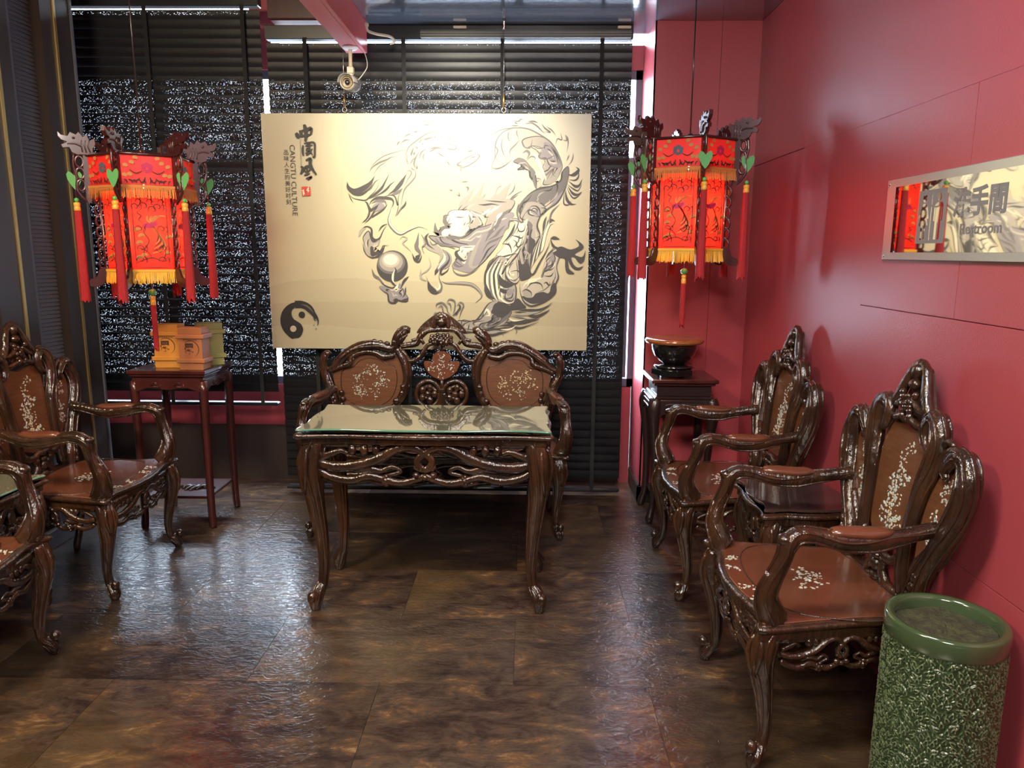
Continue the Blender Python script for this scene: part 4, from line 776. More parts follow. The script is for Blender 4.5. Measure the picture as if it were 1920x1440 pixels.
def make_chair():
    root = thing('carved_armchair', (0, 0, 0), 0, 'x', 'armchair', 'four carved rosewood armchairs with pearl inlay')
    # seat outline: serpentine front towards -y
    half = [(0, -.268), (.10, -.258), (.19, -.236), (.255, -.236), (.305, -.256), (.312, -.225), (.288, -.10), (.262, .05), (.240, .20), (.10, .215), (0, .217)]
    out = cr(half, 4)+[(-x, y) for x, y in reversed(cr(half, 4)[1:-1])]
    XY = lambda a, c, d: (a, c, d)
    b = MB(); b.prism(out, XY, .405, .447, .007); b.build('seat_frame', 'carved', root)
    ins = [(x*.955, y*.955-.001) for x, y in out]
    b = MB(); b.prism(ins, XY, .446, .4500, .002); b.build('seat', 'polish', root)
    b = MB(); b.tube([(x*1.006, y*1.006, .437, .0105) for x, y in out[::2]], n=2, seg=7, closed=True)
    b.build('seat_moulding', 'carved', root)
    b = MB()   # raised border of the seat panel
    b.tube([(-.235, .165, .4505, .0025), (-.262, -.06, .4505, .0025), (-.19, -.165, .4505, .0025), (0, -.20, .4505, .0025), (.19, -.165, .4505, .0025), (.262, -.06, .4505, .0025), (.235, .165, .4505, .0025)], n=4, seg=5, closed=True)
    b.build('seat_bead', 'carved', root)
    S = lambda a, c, d: (a, c, .4505+d)
    inlay('inlay', root, [(-.03, -.02), (.04, -.03), (0, .02)], S, 12, .045, .0115, seed=3)
    inlay('inlay', root, [(-.15, -.207), (-.07, -.222), (.07, -.222), (.15, -.207)], S, 9, .026, .009, seed=4)
    for x, y, rear in ((-.275, -.222, 0), (.275, -.222, 0)): cab_leg(x, y, .42, (1 if x > 0 else -1)*.55, -1, 1.0, 'leg', root)
    for sg in (-1, 1):
        b = MB(); b.tube([(sg*.222, .175, .44, .026), (sg*.226, .178, .34, .024), (sg*.228, .190, .22, .019), (sg*.228, .210, .10, .017), (sg*.230, .228, .03, .019), (sg*.230, .232, 0, .015)], n=3, seg=10, groove=.1)
        b.build('leg', 'carved', root)
    apron(root, (-.25, -.228), (.25, -.228), .405, .112, (0, -1), .88, bow=.018)
    apron(root, (.283, -.19), (.235, .17), .405, .10, (1, 0), .8, 2); apron(root, (-.235, .17), (-.283, -.19), .405, .10, (-1, 0), .8, 2)
    b = MB(); b.box(-.21, .21, .180, .200, .35, .405, .004); b.build('rear_rail', 'carved', root)
    # arms
    for sg in (-1, 1):
        b = MB()
        b.tube([(sg*.262, -.205, .445, .042), (sg*.270, -.222, .475, .041), (sg*.284, -.236, .53, .033), (sg*.292, -.222, .585, .0255), (sg*.294, -.203, .64, .024), (sg*.294, -.192, .680, .026), (sg*.292, -.165, .702, .0245), (sg*.290, -.115, .703, .022), (sg*.288, -.04, .688, .027), (sg*.284, .04, .684, .029), (sg*.279, .10, .693, .024), (sg*.272, .16, .706, .021), (sg*.268, .215, .715, .022)], n=4, seg=12, sc=(1, .9, 1), groove=.07, gk=3, ridge=5)
        b.ell((sg*.262, -.222, .462), (.036, .03, .02), 10, 6); b.ell((sg*.296, -.20, .693), (.023, .024, .018), 10, 6)
        for q in (-1, 1): b.tube([(sg*.275+q*.014, -.246, .50, .006), (sg*.288+q*.010, -.256, .54, .007), (sg*.296+q*.006, -.240, .60, .005)], n=3, seg=6)
        b.ell((sg*.262, -.245, .452), .012, 8, 5)
        b.build('arm', 'carved', root)
        b = MB(); b.tube([(sg*.290, -.085, .705, .008), (sg*.289, -.065, .714, .020), (sg*.287, -.02, .712, .026), (sg*.283, .03, .709, .027), (sg*.280, .07, .712, .022), (sg*.277, .095, .712, .008)], n=3, seg=10, sc=(1.15, 1, .62)); b.build('arm_pad', 'polish', root)
    # back: plane leaning backwards
    BT = lambda x, z, d: (x, .205+(z-.45)*.125-d, z)
    def T(name, P, m='carved', both=True, groove=.1, seg=9, into=None):
        b = into or MB()
        for sg in ((1, -1) if both else (1,)): b.tube([(*BT(sg*x, z, d), r) for x, z, d, r in P], n=4, seg=seg, groove=groove, gk=3)
        if into is None: b.build(name, m, root)
    for sg in (1, -1):
        b = MB(); b.tube([(*BT(sg*x, z, d), r) for x, z, d, r in [(.200, .43, .0, .030), (.212, .50, .005, .031), (.240, .58, .008, .027), (.285, .67, .010, .028), (.322, .76, .012, .031), (.338, .84, .012, .030), (.322, .905, .012, .027), (.285, .925, .015, .024), (.255, .900, .018, .019), (.236, .868, .018, .014), (.250, .850, .018, .009)]], n=4, seg=12, groove=.08, gk=3, ridge=6)
        b.ell(BT(sg*.30, .925, .03), (.018, .016, .014)); b.ell(BT(sg*.334, .87, .025), (.012, .012, .03))
        for k in range(4): b.ell(BT(sg*(.213+.008*k), .47+.03*k, .032), (.012, .010, .016), 6, 4)
        b.build('side_post', 'carved', root)
        b = MB(); b.tube([(*BT(sg*x, z, d), r) for x, z, d, r in [(.150, .47, .0, .020), (.132, .55, .010, .021), (.134, .66, .014, .021), (.150, .78, .016, .024), (.172, .86, .018, .026), (.182, .93, .018, .026), (.165, .985, .018, .025), (.128, .995, .018, .022), (.108, .955, .020, .018), (.122, .915, .022, .013), (.142, .905, .022, .009)]], n=4, seg=12, groove=.08, gk=3, ridge=6)
        b.tube([(*BT(sg*x, z, d), r) for x, z, d, r in [(.165, .80, .01, .014), (.19, .86, .012, .016), (.215, .905, .014, .015), (.25, .93, .014, .014), (.29, .935, .014, .012)]], n=4, seg=8)
        b.tube([(*BT(sg*x, z, d), r) for x, z, d, r in [(.195, .915, .01, .010), (.22, .945, .016, .012), (.245, .942, .016, .009), (.235, .925, .016, .006)]], n=4, seg=7)
        b.tube([(*BT(sg*x, z, d), r) for x, z, d, r in [(.165, .53, .0, .012), (.19, .58, .006, .014), (.22, .62, .008, .014), (.25, .66, .008, .012)]], n=4, seg=7)
        b.build('stile', 'carved', root)
        # side panel
        P = [(.165, .60), (.160, .72), (.185, .85), (.215, .885), (.245, .88), (.300, .86), (.312, .80), (.300, .74), (.262, .67), (.215, .60), (.19, .565)]
        b = MB(); b.prism([(sg*x, z) for x, z in cr(P, 3, True)], BT, -.012, .004, .003); b.build('side_panel', 'panelwood', root)
        inlay('inlay', root, [(sg*.212, .67), (sg*.225, .73), (sg*.238, .79), (sg*.246, .83)], lambda a, c, d: BT(a, c, .005+d), 10, .026, .0095, seed=5)
    P = [(-.108, .60), (-.128, .70), (-.137, .82), (-.128, .915), (-.09, .945), (-.045, .935), (0, .925), (.045, .935), (.09, .945), (.128, .915), (.137, .82), (.128, .70), (.108, .60), (.05, .568), (0, .562), (-.05, .568)]
    b = MB(); b.prism(cr(P, 3, True), BT, -.014, .006, .004); b.build('back_panel', 'panelwood', root)
    inlay('inlay', root, [(-.03, .66), (.02, .65), (0, .72), (.02, .79), (-.02, .76)], lambda a, c, d: BT(a, c, .007+d), 14, .040, .0115, seed=6)
    inlay('inlay', root, [(.0, .84), (.03, .87)], lambda a, c, d: BT(a, c, .007+d), 7, .028, .009, seed=8)
    inlay('inlay', root, [(0, .70), (.02, .64)], lambda a, c, d: BT(a, c, .008+d), 9, .05, .009, 'pearl2', seed=9)
    # crest
    b = MB()
    T(None, [(.125, .975, .01, .014), (.095, 1.00, .016, .017), (.072, 1.035, .018, .017), (.052, 1.08, .016, .016), (.030, 1.115, .014, .015), (0, 1.13, .012, .016)], into=b)
    T(None, [(.10, .955, .01, .010), (.065, .955, .02, .011), (.035, .965, .024, .010), (.0, .96, .024, .010)], into=b)
    T(None, [(.085, .995, .02, .009), (.05, 1.005, .026, .011), (.018, 1.03, .028, .009)], into=b)
    b.prism(cr([(-.095, .965), (-.07, 1.03), (-.045, 1.08), (-.02, 1.115), (.02, 1.115), (.045, 1.08), (.07, 1.03), (.095, .965), (.04, .95), (-.04, .95)], 3, True), BT, -.012, .002, .004)
    b.ell(BT(0, 1.105, .02), (.020, .020, .026)); b.ell(BT(0, 1.068, .022), (.024, .018, .018))
    for k in range(16): b.ell(BT((random.random()-.5)*.075, .965+random.random()*.075, .026+random.random()*.008), (.0105, .0105, .0125), 7, 5)
    b.build('crest', 'carved', root)
    b = MB()   # lower scrolls
    T(None, [(.130, .60, .01, .012), (.105, .555, .018, .015), (.06, .545, .022, .014), (.03, .56, .024, .012), (0, .555, .024, .014)], into=b)
    T(None, [(.05, .535, .01, .013), (.035, .50, .012, .016), (.06, .46, .006, .016), (.04, .445, .0, .018)], into=b)
    for x in (-.05, 0, .05): b.ell(BT(x, .53, .02), (.022, .016, .014))
    b.ell(BT(0, .50, .016), (.024, .016, .022)); b.ell(BT(0, .462, .012), (.026, .016, .014))
    b.tube([(*BT(-.21, .455, 0), .014), (*BT(.21, .455, 0), .014)], n=2); b.build('lower_carving', 'carved', root)
    return root
chair = make_chair()
for i, (x, y, rz, lab) in enumerate((
    (.905, 2.195, -pi/2, 'carved rosewood armchair nearest on the right, beside the green ceramic stand'),
    (.905, 3.225, -pi/2, 'carved rosewood armchair at the back right, in front of the pedestal with the black bowl'),
    (-1.960, 3.165, pi/2, 'carved rosewood armchair at the back left, in front of the tall stand with bamboo boxes'),
    (-1.950, 2.165, pi/2, 'carved rosewood armchair nearest on the left, cut off by the picture edge'))):
    c = chair if i == 0 else copy_tree(chair)
    c.location = (x, y, 0); c.rotation_euler = (0, 0, rz); c['label'] = lab

def make_table(name, w, dp, h, ls, label, cat, glass, loc, rz, ah, berries=3, group=None, inset=.0, shelf=False):
    """w along x, dp along y, front -y; h = height to the glass top"""
    root = thing(name, loc, rz, label, cat, group); a, c = w/2, dp/2; k = .022
    half = [(0, -c-k*.4), (a*.35, -c-k*.1), (a*.62, -c+k*.5), (a*.85, -c+k*.2), (a*.99, -c-k*.3), (a+k*.1, -c+k*.6), (a-k*.4, -c*.55), (a-k*.1, -c*.25), (a, 0)]
    h2 = half+[(x, -y) for x, y in half[-2::-1]]; o = cr(h2, 4); o = o+[(-x, y) for x, y in reversed(o[1:-1])]
    XY = lambda p, q, d: (p, q, d)
    b = MB(); b.prism(o, XY, h-.040, h-.018, .006); b.tube([(x*1.004, y*1.006, h-.030, .010) for x, y in o[::3]], n=2, seg=7, closed=True); b.build('table_top', 'carved', root)
    b = MB(); b.prism([(x*.965, y*.95) for x, y in o], XY, h-.065, h-.038, 0); b.build('frieze', 'carved', root)
    S = lambda p, q, d: (p, q, h-.0178+d)
    if not glass == 'none':
        b = MB(); b.prism([(x*.995, y*.99) for x, y in o], XY, h-.010, h-.0015, .0012)
        g = b.build('glass_top', glass, root)
        if glass == 'glassgreen':
            b = MB(); b.tube([(x*.996, y*.992, h-.0062, .0040) for x, y in o], n=1, seg=6, closed=True); b.build('glass_edge', 'glassedge', root)
        b = MB()
        for sx in (-1, 1):
            for sy in (-1, 1): b.lathe([(.008, 0), (.008, .008)], (sx*a*.85, sy*c*.8, h-.018), 10, False)
        b.build('glass_pads', 'white', root)
    lx, ly = a-.045*ls, c-.045*ls
    for sx in (-1, 1):
        for sy in (-1, 1): cab_leg(sx*lx, sy*ly, h-.055, sx, sy*.9, ls, 'leg', root)
    apron(root, (-lx, -ly-.01), (lx, -ly-.01), h-.062, ah, (0, -1), ls*1.12, berries); apron(root, (lx, ly+.01), (-lx, ly+.01), h-.062, ah, (0, 1), ls*.95, berries)
    apron(root, (lx+.01, -ly), (lx+.01, ly), h-.062, ah*.9, (1, 0), ls*.85, max(berries-1, 1)); apron(root, (-lx-.01, ly), (-lx-.01, -ly), h-.062, ah*.9, (-1, 0), ls*.85, max(berries-1, 1))
    return root
coffee = make_table('carved_table', .985, .47, .772, 1.25, 'long carved rosewood table with glass top in the centre, in front of the settee', 'table', 'glassgreen', (-.392, 3.015, 0), 0, .165)
make_table('side_table', .37, .34, .555, .9, 'small carved tea table with glass top between the two left armchairs', 'side table', 'glassgreen', (-2.115, 2.665, 0), pi/2, .12, 2)
make_table('side_table', .37, .34, .555, .9, 'small carved tea table with dark top between the two right armchairs', 'side table', 'glassdark', (1.03, 2.71, 0), -pi/2, .12, 2)

# ---------------------------------------------------------------- settee
def make_settee():
    root = thing('carved_settee', (-.457, 3.80, 0), 0, 'carved rosewood two-seat settee with inlaid heart-shaped back panels behind the central table', 'settee')
    K = .000855
    BT = lambda x, z, d: (x, .185+(z-.45)*.09-d, z)
    def P2(u, v): return (-(990-u)*K, 1.2053-.000869*v)
    half = [(0, -.235), (.30, -.225), (.50, -.205), (.60, -.20), (.66, -.225), (.668, -.19), (.648, -.05), (.625, .08), (.60, .20), (.3, .21), (0, .212)]
    o = cr(half, 4); o = o+[(-x, y) for x, y in reversed(o[1:-1])]; XY = lambda a, c, d: (a, c, d)
    b = MB(); b.prism(o, XY, .405, .447, .007); b.build('seat_frame', 'carved', root)
    b = MB(); b.prism([(x*.975, y*.95) for x, y in o], XY, .446, .450, .002); b.build('seat', 'polish', root)
    b = MB(); b.tube([(x*1.003, y*1.01, .437, .0105) for x, y in o[::2]], n=2, seg=7, closed=True); b.build('seat_moulding', 'carved', root)
    inlay('inlay', root, [(-.3, -.04), (.3, -.04), (0, -.05)], lambda a, c, d: (a, c, .4505+d), 12, .05, .010, seed=12)
    for sg in (-1, 1): cab_leg(sg*.628, -.185, .42, sg*.6, -1, 1.0, 'leg', root)
    for sg in (-1, 1):
        b = MB(); b.tube([(sg*.575, .17, .44, .027), (sg*.578, .172, .30, .023), (sg*.585, .19, .15, .018), (sg*.60, .215, .04, .018), (sg*.605, .222, 0, .014)], n=3, seg=10, groove=.1); b.build('leg', 'carved', root)
    apron(root, (-.60, -.20), (.60, -.20), .405, .115, (0, -1), .9, 4, bow=.012)
    apron(root, (.64, -.15), (.60, .16), .405, .10, (1, 0), .8, 2); apron(root, (-.60, .16), (-.64, -.15), .405, .10, (-1, 0), .8, 2)
    for sg in (-1, 1):
        b = MB()
        b.tube([(sg*.640, -.165, .445, .040), (sg*.656, -.180, .49, .038), (sg*.668, -.180, .55, .030), (sg*.664, -.165, .62, .024), (sg*.655, -.15, .672, .027), (sg*.645, -.11, .690, .024), (sg*.635, -.03, .678, .026), (sg*.62, .05, .685, .025), (sg*.605, .12, .70, .022), (sg*.595, .18, .705, .024)], n=4, seg=12, groove=.08, gk=3, ridge=5)
        b.ell((sg*.655, -.155, .69), (.022, .022, .018)); b.ell((sg*.645, -.19, .455), (.034, .028, .02)); b.build('arm', 'carved', root)
        b = MB(); b.tube([(sg*.645, -.085, .695, .008), (sg*.640, -.05, .702, .022), (sg*.625, .02, .702, .025), (sg*.612, .07, .708, .02), (sg*.606, .10, .708, .007)], n=3, seg=10, sc=(1.1, 1, .65)); b.build('arm_pad', 'polish', root)
    def TT(b, pts, sg, seg=9, groove=.1, d=.012):
        b.tube([(*BT(sg*-P2(u, v)[0], P2(u, v)[1], d), r*K) for u, v, r in pts], n=4, seg=seg, groove=groove, gk=3, ridge=5 if pts[1][2] > 19 else 0)
    for sg in (-1, 1):    # traced for the left half, mirrored for the right
        b = MB()
        TT(b, [(330, 870, 28), (320, 760, 28), (295, 660, 30), (270, 560, 26), (240, 490, 24), (228, 420, 24), (240, 370, 24), (262, 345, 16)], sg)
        b.ell(BT(sg*-P2(258, 352)[0], P2(258, 352)[1], .02), (.02, .018, .018)); b.ell(BT(sg*-P2(285, 640)[0], P2(285, 640)[1], .02), (.026, .02, .03))
        for q in range(5): b.ell(BT(sg*-P2(345+8*(q % 2), 600+38*q)[0], P2(0, 600+38*q)[1], .018), (.017, .014, .017), 7, 5)
        b.build('side_post', 'carved', root)
        b = MB()
        TT(b, [(255, 455, 14), (300, 440, 24), (350, 385, 30), (430, 330, 32), (510, 300, 32), (590, 300, 30), (660, 325, 28), (700, 300, 22)], sg)
        TT(b, [(270, 470, 10), (330, 440, 14), (400, 415, 18), (415, 375, 14), (480, 345, 13), (560, 345, 15), (620, 372, 18), (690, 360, 13)], sg, d=.022)
        for u, v, r in ((400, 330, 18), (440, 305, 16), (560, 275, 20), (600, 280, 18), (640, 290, 22), (520, 290, 16), (480, 300, 14)): b.ell(BT(sg*-P2(u, v)[0], P2(u, v)[1], .02), (r*K, .012, r*K*.8), 8, 5)
        b.build('top_rail', 'carved', root)
        b = MB()
        TT(b, [(690, 320, 26), (705, 270, 34), (730, 235, 36), (758, 205, 30), (790, 205, 16)], sg)
        TT(b, [(700, 320, 22), (745, 400, 22), (762, 470, 22), (762, 540, 24), (735, 620, 24), (690, 680, 22), (640, 720, 22), (560, 745, 22), (460, 740, 20), (380, 710, 20), (330, 670, 20)], sg)
        TT(b, [(735, 330, 12), (775, 390, 14), (790, 470, 12), (775, 540, 10)], sg)
        for u, v, r in ((725, 240, 22), (755, 215, 18), (690, 280, 22), (745, 560, 22), (700, 650, 24), (735, 600, 20)): b.ell(BT(sg*-P2(u, v)[0], P2(u, v)[1], .028), (r*K, .012, r*K), 8, 5)
        b.ell(BT(sg*-P2(752, 222)[0], P2(752, 222)[1], .042), (.007, .005, .007), 8, 5); b.ell(BT(sg*-P2(752, 222)[0], P2(752, 222)[1], .036), (.013, .006, .013), 10, 5)
        TT(b, [(775, 232, 6), (755, 245, 9), (730, 262, 8), (715, 290, 6)], sg, d=.036)
        for q in range(6): b.ell(BT(sg*-P2(700-4*q+q*q*1.5, 300-19*q)[0], P2(0, 300-19*q)[1], .022), (.011, .012, .012), 7, 5)
        b.build('inner_stile', 'carved', root)
        pan = [(300, 445), (390, 425), (440, 370), (520, 345), (590, 355), (650, 375), (700, 365), (735, 430), (750, 500), (735, 590), (690, 670), (600, 720), (480, 730), (370, 700), (325, 640), (300, 560), (285, 490)]
        b = MB(); b.prism([(sg*-P2(*p)[0], P2(*p)[1]) for p in cr(pan, 3, True)], BT, -.010, .006, .003); b.build('back_panel', 'panelwood', root)
        F_ = lambda a, c, d: BT(a, c, .007+d)
        m_ = lambda u, v: (sg*-P2(u, v)[0], P2(u, v)[1])
        cs = [(430, 580), (470, 590), (500, 480), (540, 450), (600, 500), (560, 570), (450, 520), (620, 540)] if sg < 0 else [(400, 540), (460, 500), (520, 490), (580, 520), (500, 560), (600, 560), (440, 480)]
        inlay('inlay', root, [m_(*c) for c in cs], F_, 10, .035, .0085, 'pearl2' if sg > 0 else 'pearl', seed=20+sg)
        inlay('inlay', root, [m_(*c) for c in ((480, 610), (560, 610))], F_, 7, .03, .008, 'pearl', seed=23+sg)
        b = MB(); ip = cr([m_(*p) for p in ((345, 470), (420, 440), (470, 395), (560, 385), (640, 420), (690, 440), (700, 540), (660, 640), (560, 690), (430, 680), (350, 610))], 3, True)
        b.tube([(*BT(x, z, .0065), .0022) for x, z in ip], n=1, seg=4, closed=True); b.build('panel_groove', 'carved', root)
        b = MB()   # legs of the back below the panels
        TT(b, [(700, 690, 20), (690, 780, 20), (700, 870, 22)], sg); TT(b, [(480, 740, 16), (470, 800, 18), (490, 870, 18)], sg); b.build('lower_rail', 'carved', root)
    b = MB()
    for sg in (-1, 1):
        TT(b, [(728, 305, 18), (770, 296, 20), (830, 285, 19), (860, 240, 19), (900, 205, 18), (960, 198, 17), (990, 197, 17)], sg, d=.016)
        TT(b, [(775, 400, 15), (830, 388, 16), (870, 345, 15), (900, 300, 15), (940, 285, 13)], sg, d=.014)
        TT(b, [(800, 270, 12), (850, 260, 12), (880, 290, 10)], sg, d=.02)
    b.prism([P2(*p) for p in cr([(830, 225), (855, 180), (900, 140), (950, 105), (990, 92), (1030, 105), (1080, 140), (1125, 180), (1150, 225), (1080, 205), (990, 190), (900, 205)], 3, True)], BT, -.010, .012, .004)
    for sg in (-1, 1): TT(b, [(945, 190, 13), (950, 150, 15), (965, 115, 15), (990, 98, 15)], sg, d=.022)
    b.ell(BT(*P2(990, 150), .03), (.03, .02, .026)); b.ell(BT(*P2(990, 118), .034), (.024, .016, .014)); b.ell(BT(*P2(972, 130), .04), .010); b.ell(BT(*P2(1008, 130), .04), .010)
    b.build('crest', 'carved', root)
    b = MB()
    for k in range(34):
        a = k*2.4; r = sqrt(k/34); b.ell(BT(*P2(990+r*78*cos(a), 262+r*36*sin(a)), .030-.01*r), (.0125, .012, .0125), 7, 5)
    for k in range(3): b.ell(BT(*P2(955+35*k, 282), .038), (.012, .012, .018), 8, 5)
    b.build('berry_cluster', 'carved', root)
    pl = [(945, 350), (990, 335), (1035, 350), (1052, 385), (1040, 405), (1100, 400), (1098, 440), (1060, 490), (1010, 515), (990, 520), (970, 515), (920, 490), (882, 440), (880, 400), (940, 405), (928, 385)]
    b = MB(); b.prism([P2(*p) for p in cr(pl, 3, True)], BT, -.008, .010, .003); b.build('inlaid_plaque', 'polish', root)
    inlay('inlay', root, [P2(*c) for c in ((930, 440), (990, 430), (1050, 440), (990, 375), (990, 480))], lambda a, c, d: BT(a, c, .011+d), 7, .026, .0085, 'pearl', seed=30)
    b = MB(); b.tube([(*BT(*P2(990, 290), .0), .008), (*BT(*P2(990, 345), .0), .008)], n=2); b.build('plaque_stem', 'carved', root)
    b = MB(); b.tube([(*BT(*P2(990, 500), .0), .010), (*BT(*P2(990, 600), .0), .011)], n=2)
    x, z = P2(990, 640); b.box(x-.022, x+.022, BT(x, z, .02)[1], BT(x, z, -.01)[1], z-.04, z+.035, .004); b.box(x-.032, x+.032, BT(x, z, .016)[1], BT(x, z, -.006)[1], z+.008, z+.02, .003); b.box(x-.013, x+.013, BT(x, z, .02)[1], BT(x, z, -.01)[1], z+.03, z+.06, .004)
    b.box(x-.022, x+.022, BT(x, z, .012)[1]+.012, BT(x, z, -.01)[1]+.012, z-.20, z-.04, .004)
    b.build('centre_splat', 'carved', root)
    for sg in (-1, 1):
        b = MB(); cx, cz = P2(990+sg*87, 605)
        b.tube([(*BT(cx+.066*cos(a), cz+.072*sin(a), .010), .012) for a in [2*pi*k/16 for k in range(16)]], n=2, seg=8, closed=True)
        b.tube([(*BT(cx+r*cos(a), cz+r*sin(a), .016), .010) for r, a in ((.05, .3), (.045, 1.4), (.038, 2.5), (.030, 3.6), (.022, 4.7), (.012, 5.8))], n=4, seg=7)
        for k in range(5): a = k*1.25; b.ell(BT(cx+.036*cos(a), cz+.036*sin(a), .02), (.019, .012, .022), 8, 5)
        b.ell(BT(cx, cz, .022), (.02, .014, .02)); b.tube([(*BT(cx, cz-.075, .0), .012), (*BT(cx-sg*.01, .45, .0), .014)], n=2); b.build('scroll_roundel', 'carved', root)
    b = MB(); b.tube([(*BT(-.57, .462, 0), .016), (*BT(.57, .462, 0), .016)], n=2); b.build('base_rail', 'carved', root)
    return root
make_settee()

# ---------------------------------------------------------------- tall stand with bamboo boxes
def make_stand():
    x0, x1, y0, y1, zt = -2.035, -1.63, 3.69, 4.06, .845
    cx, cy = (x0+x1)/2, (y0+y1)/2; a, c = (x1-x0)/2, (y1-y0)/2
    t = thing('tall_stand', (cx, cy, 0), 0, 'tall plain dark red wooden plant stand carrying the three bamboo boxes', 'stand')
    b = MB(); b.box(-a, a, -c, c, zt-.020, zt, .004); b.box(-a+.008, a-.008, -c+.008, c-.008, zt-.034, zt-.020, .004); b.build('top', 'darkred', t)
    b = MB(); b.box(-a+.022, a-.022, -c+.022, c-.022, zt-.058, zt-.034, .003); b.build('waist', 'darkred', t)
    for sx in (-1, 1):
        for sy in (-1, 1):
            b = MB(); X, Y = sx*(a-.024), sy*(c-.024)
            b.tube([(X, Y, zt-.058, .026), (X, Y, .62, .024), (X, Y, .12, .021), (X+sx*.003, Y+sy*.003, .03, .022), (X+sx*.004, Y+sy*.004, 0, .020)], n=2, seg=4); 
            b.build('leg', 'darkred', t)
    for (p0, p1, o) in (((-a+.03, -c+.02), (a-.03, -c+.02), (0, -1)), ((-a+.03, c-.02), (a-.03, c-.02), (0, 1)), ((a-.02, -c+.03), (a-.02, c-.03), (1, 0)), ((-a+.02, -c+.03), (-a+.02, c-.03), (-1, 0))):
        L = math.dist(p0, p1); ux, uy = (p1[0]-p0[0])/L, (p1[1]-p0[1])/L
        Wf = lambda u, z, d: (p0[0]+ux*u+o[0]*d, p0[1]+uy*u+o[1]*d, z)
        prof = [(0, zt-.05), (L, zt-.05), (L, zt-.115), (L*.88, zt-.100), (L*.8, zt-.092), (L*.62, zt-.096), (L*.5, zt-.102), (L*.38, zt-.096), (L*.2, zt-.092), (L*.12, zt-.100), (0, zt-.115)]
        b = MB(); b.prism(prof, Wf, -.010, .010, .002)
        for q in (.25, .6):
            b.tube([(*Wf(L*q+dx, zt-.075+dz, .011), .0035) for dx, dz in ((0, 0), (.03, 0), (.03, .010), (.012, .010), (.012, -.010), (.05, -.010), (.05, .004))], n=1, seg=5)
        b.build('apron', 'darkred', t)
    b = MB(); b.box(-a+.03, a-.03, -c+.03, c-.03, .155, .170, .003); b.build('shelf', 'darkred', t)
    b = MB()
    for k in range(9):
        X = -.11+.027*k; b.tube([(X, -.04+.03*sin(k), .172, .007), (X+.02, -.01, .178, .009), (X+.035, .02*cos(k*2), .172, .006)], n=3, seg=6); b.ell((X+.01, .02*sin(k*3), .174), (.014, .018, .007), 6, 4)
    b.build('shelf_carving', 'darkwood', t)
    def box_(name, m, x, y, rz, lab, sc=1.0, print_=True):
        q = thing(name, (x, y, zt), rz, lab, 'box', 'three bamboo tea boxes on the tall stand'); w, d, h = .062*sc, .045*sc, .222*sc
        b = MB(); b.box(-w, w, -d, d, 0, h*.80, .002); b.build('box_body', m, q)
        b = MB(); b.box(-w-.012, w+.012, -d-.008, d+.008, h*.17, h*.27, .003); b.build('lower_band', m, q)
        b = MB(); b.box(-w-.012, w+.012, -d-.008, d+.008, h*.745, h*.845, .003); b.box(-w, w, -d, d, h*.84, h, .003); b.build('lid', m, q)
        if print_:
            text_mesh('蜀', .052, 'character_print', 'burn', q, lambda X, Y, D: (X*.8-.006, -d-.0008, h*.49+Y), bold=.006)
            b = MB(); A = [(.043*cos(th), h*.50+.043*sin(th), .0012+.0035*abs(sin((th+1)/1.1))) for th in [radians(-60+9*k) for k in range(22)]]
            V = []
            for i, (X, Z, wd) in enumerate(A):
                l = sqrt(X*X+(Z-h*.5)**2); ux, uz = X/l, (Z-h*.5)/l; V += [(X+ux*wd*.5, -d-.0006, Z+uz*wd*.5), (X-ux*wd*.5, -d-.0006, Z-uz*wd*.5)]
            b.add(V, [(2*i, 2*i+1, 2*i+3, 2*i+2) for i in range(len(A)-1)], False); b.build('brush_ring', 'burn', q)
            b = MB()
            for k in range(8): b.add([(-.035+.009*k, -d-.0007, h*.705), (-.029+.009*k, -d-.0007, h*.705), (-.029+.009*k, -d-.0007, h*.725), (-.035+.009*k, -d-.0007, h*.725)], [(0, 1, 2, 3)], False)
            b.add([(-.045, -d-.0007, h*.685), (.045, -d-.0007, h*.685), (.045, -d-.0007, h*.69), (-.045, -d-.0007, h*.69)], [(0, 1, 2, 3)], False); b.build('caption_print', 'burn', q)
    box_('tea_box', 'boxy', -1.868, 3.835, 0.05, 'yellow bamboo tea box, leftmost of the three on the tall stand', 1.02)
    box_('tea_box', 'boxo', -1.708, 3.765, -.02, 'orange bamboo tea box standing in front in the middle of the three', .98)
    box_('tea_box', 'boxg', -1.700, 3.930, .55, 'olive green bamboo tea box at the back right of the three', 1.02, False)
make_stand()

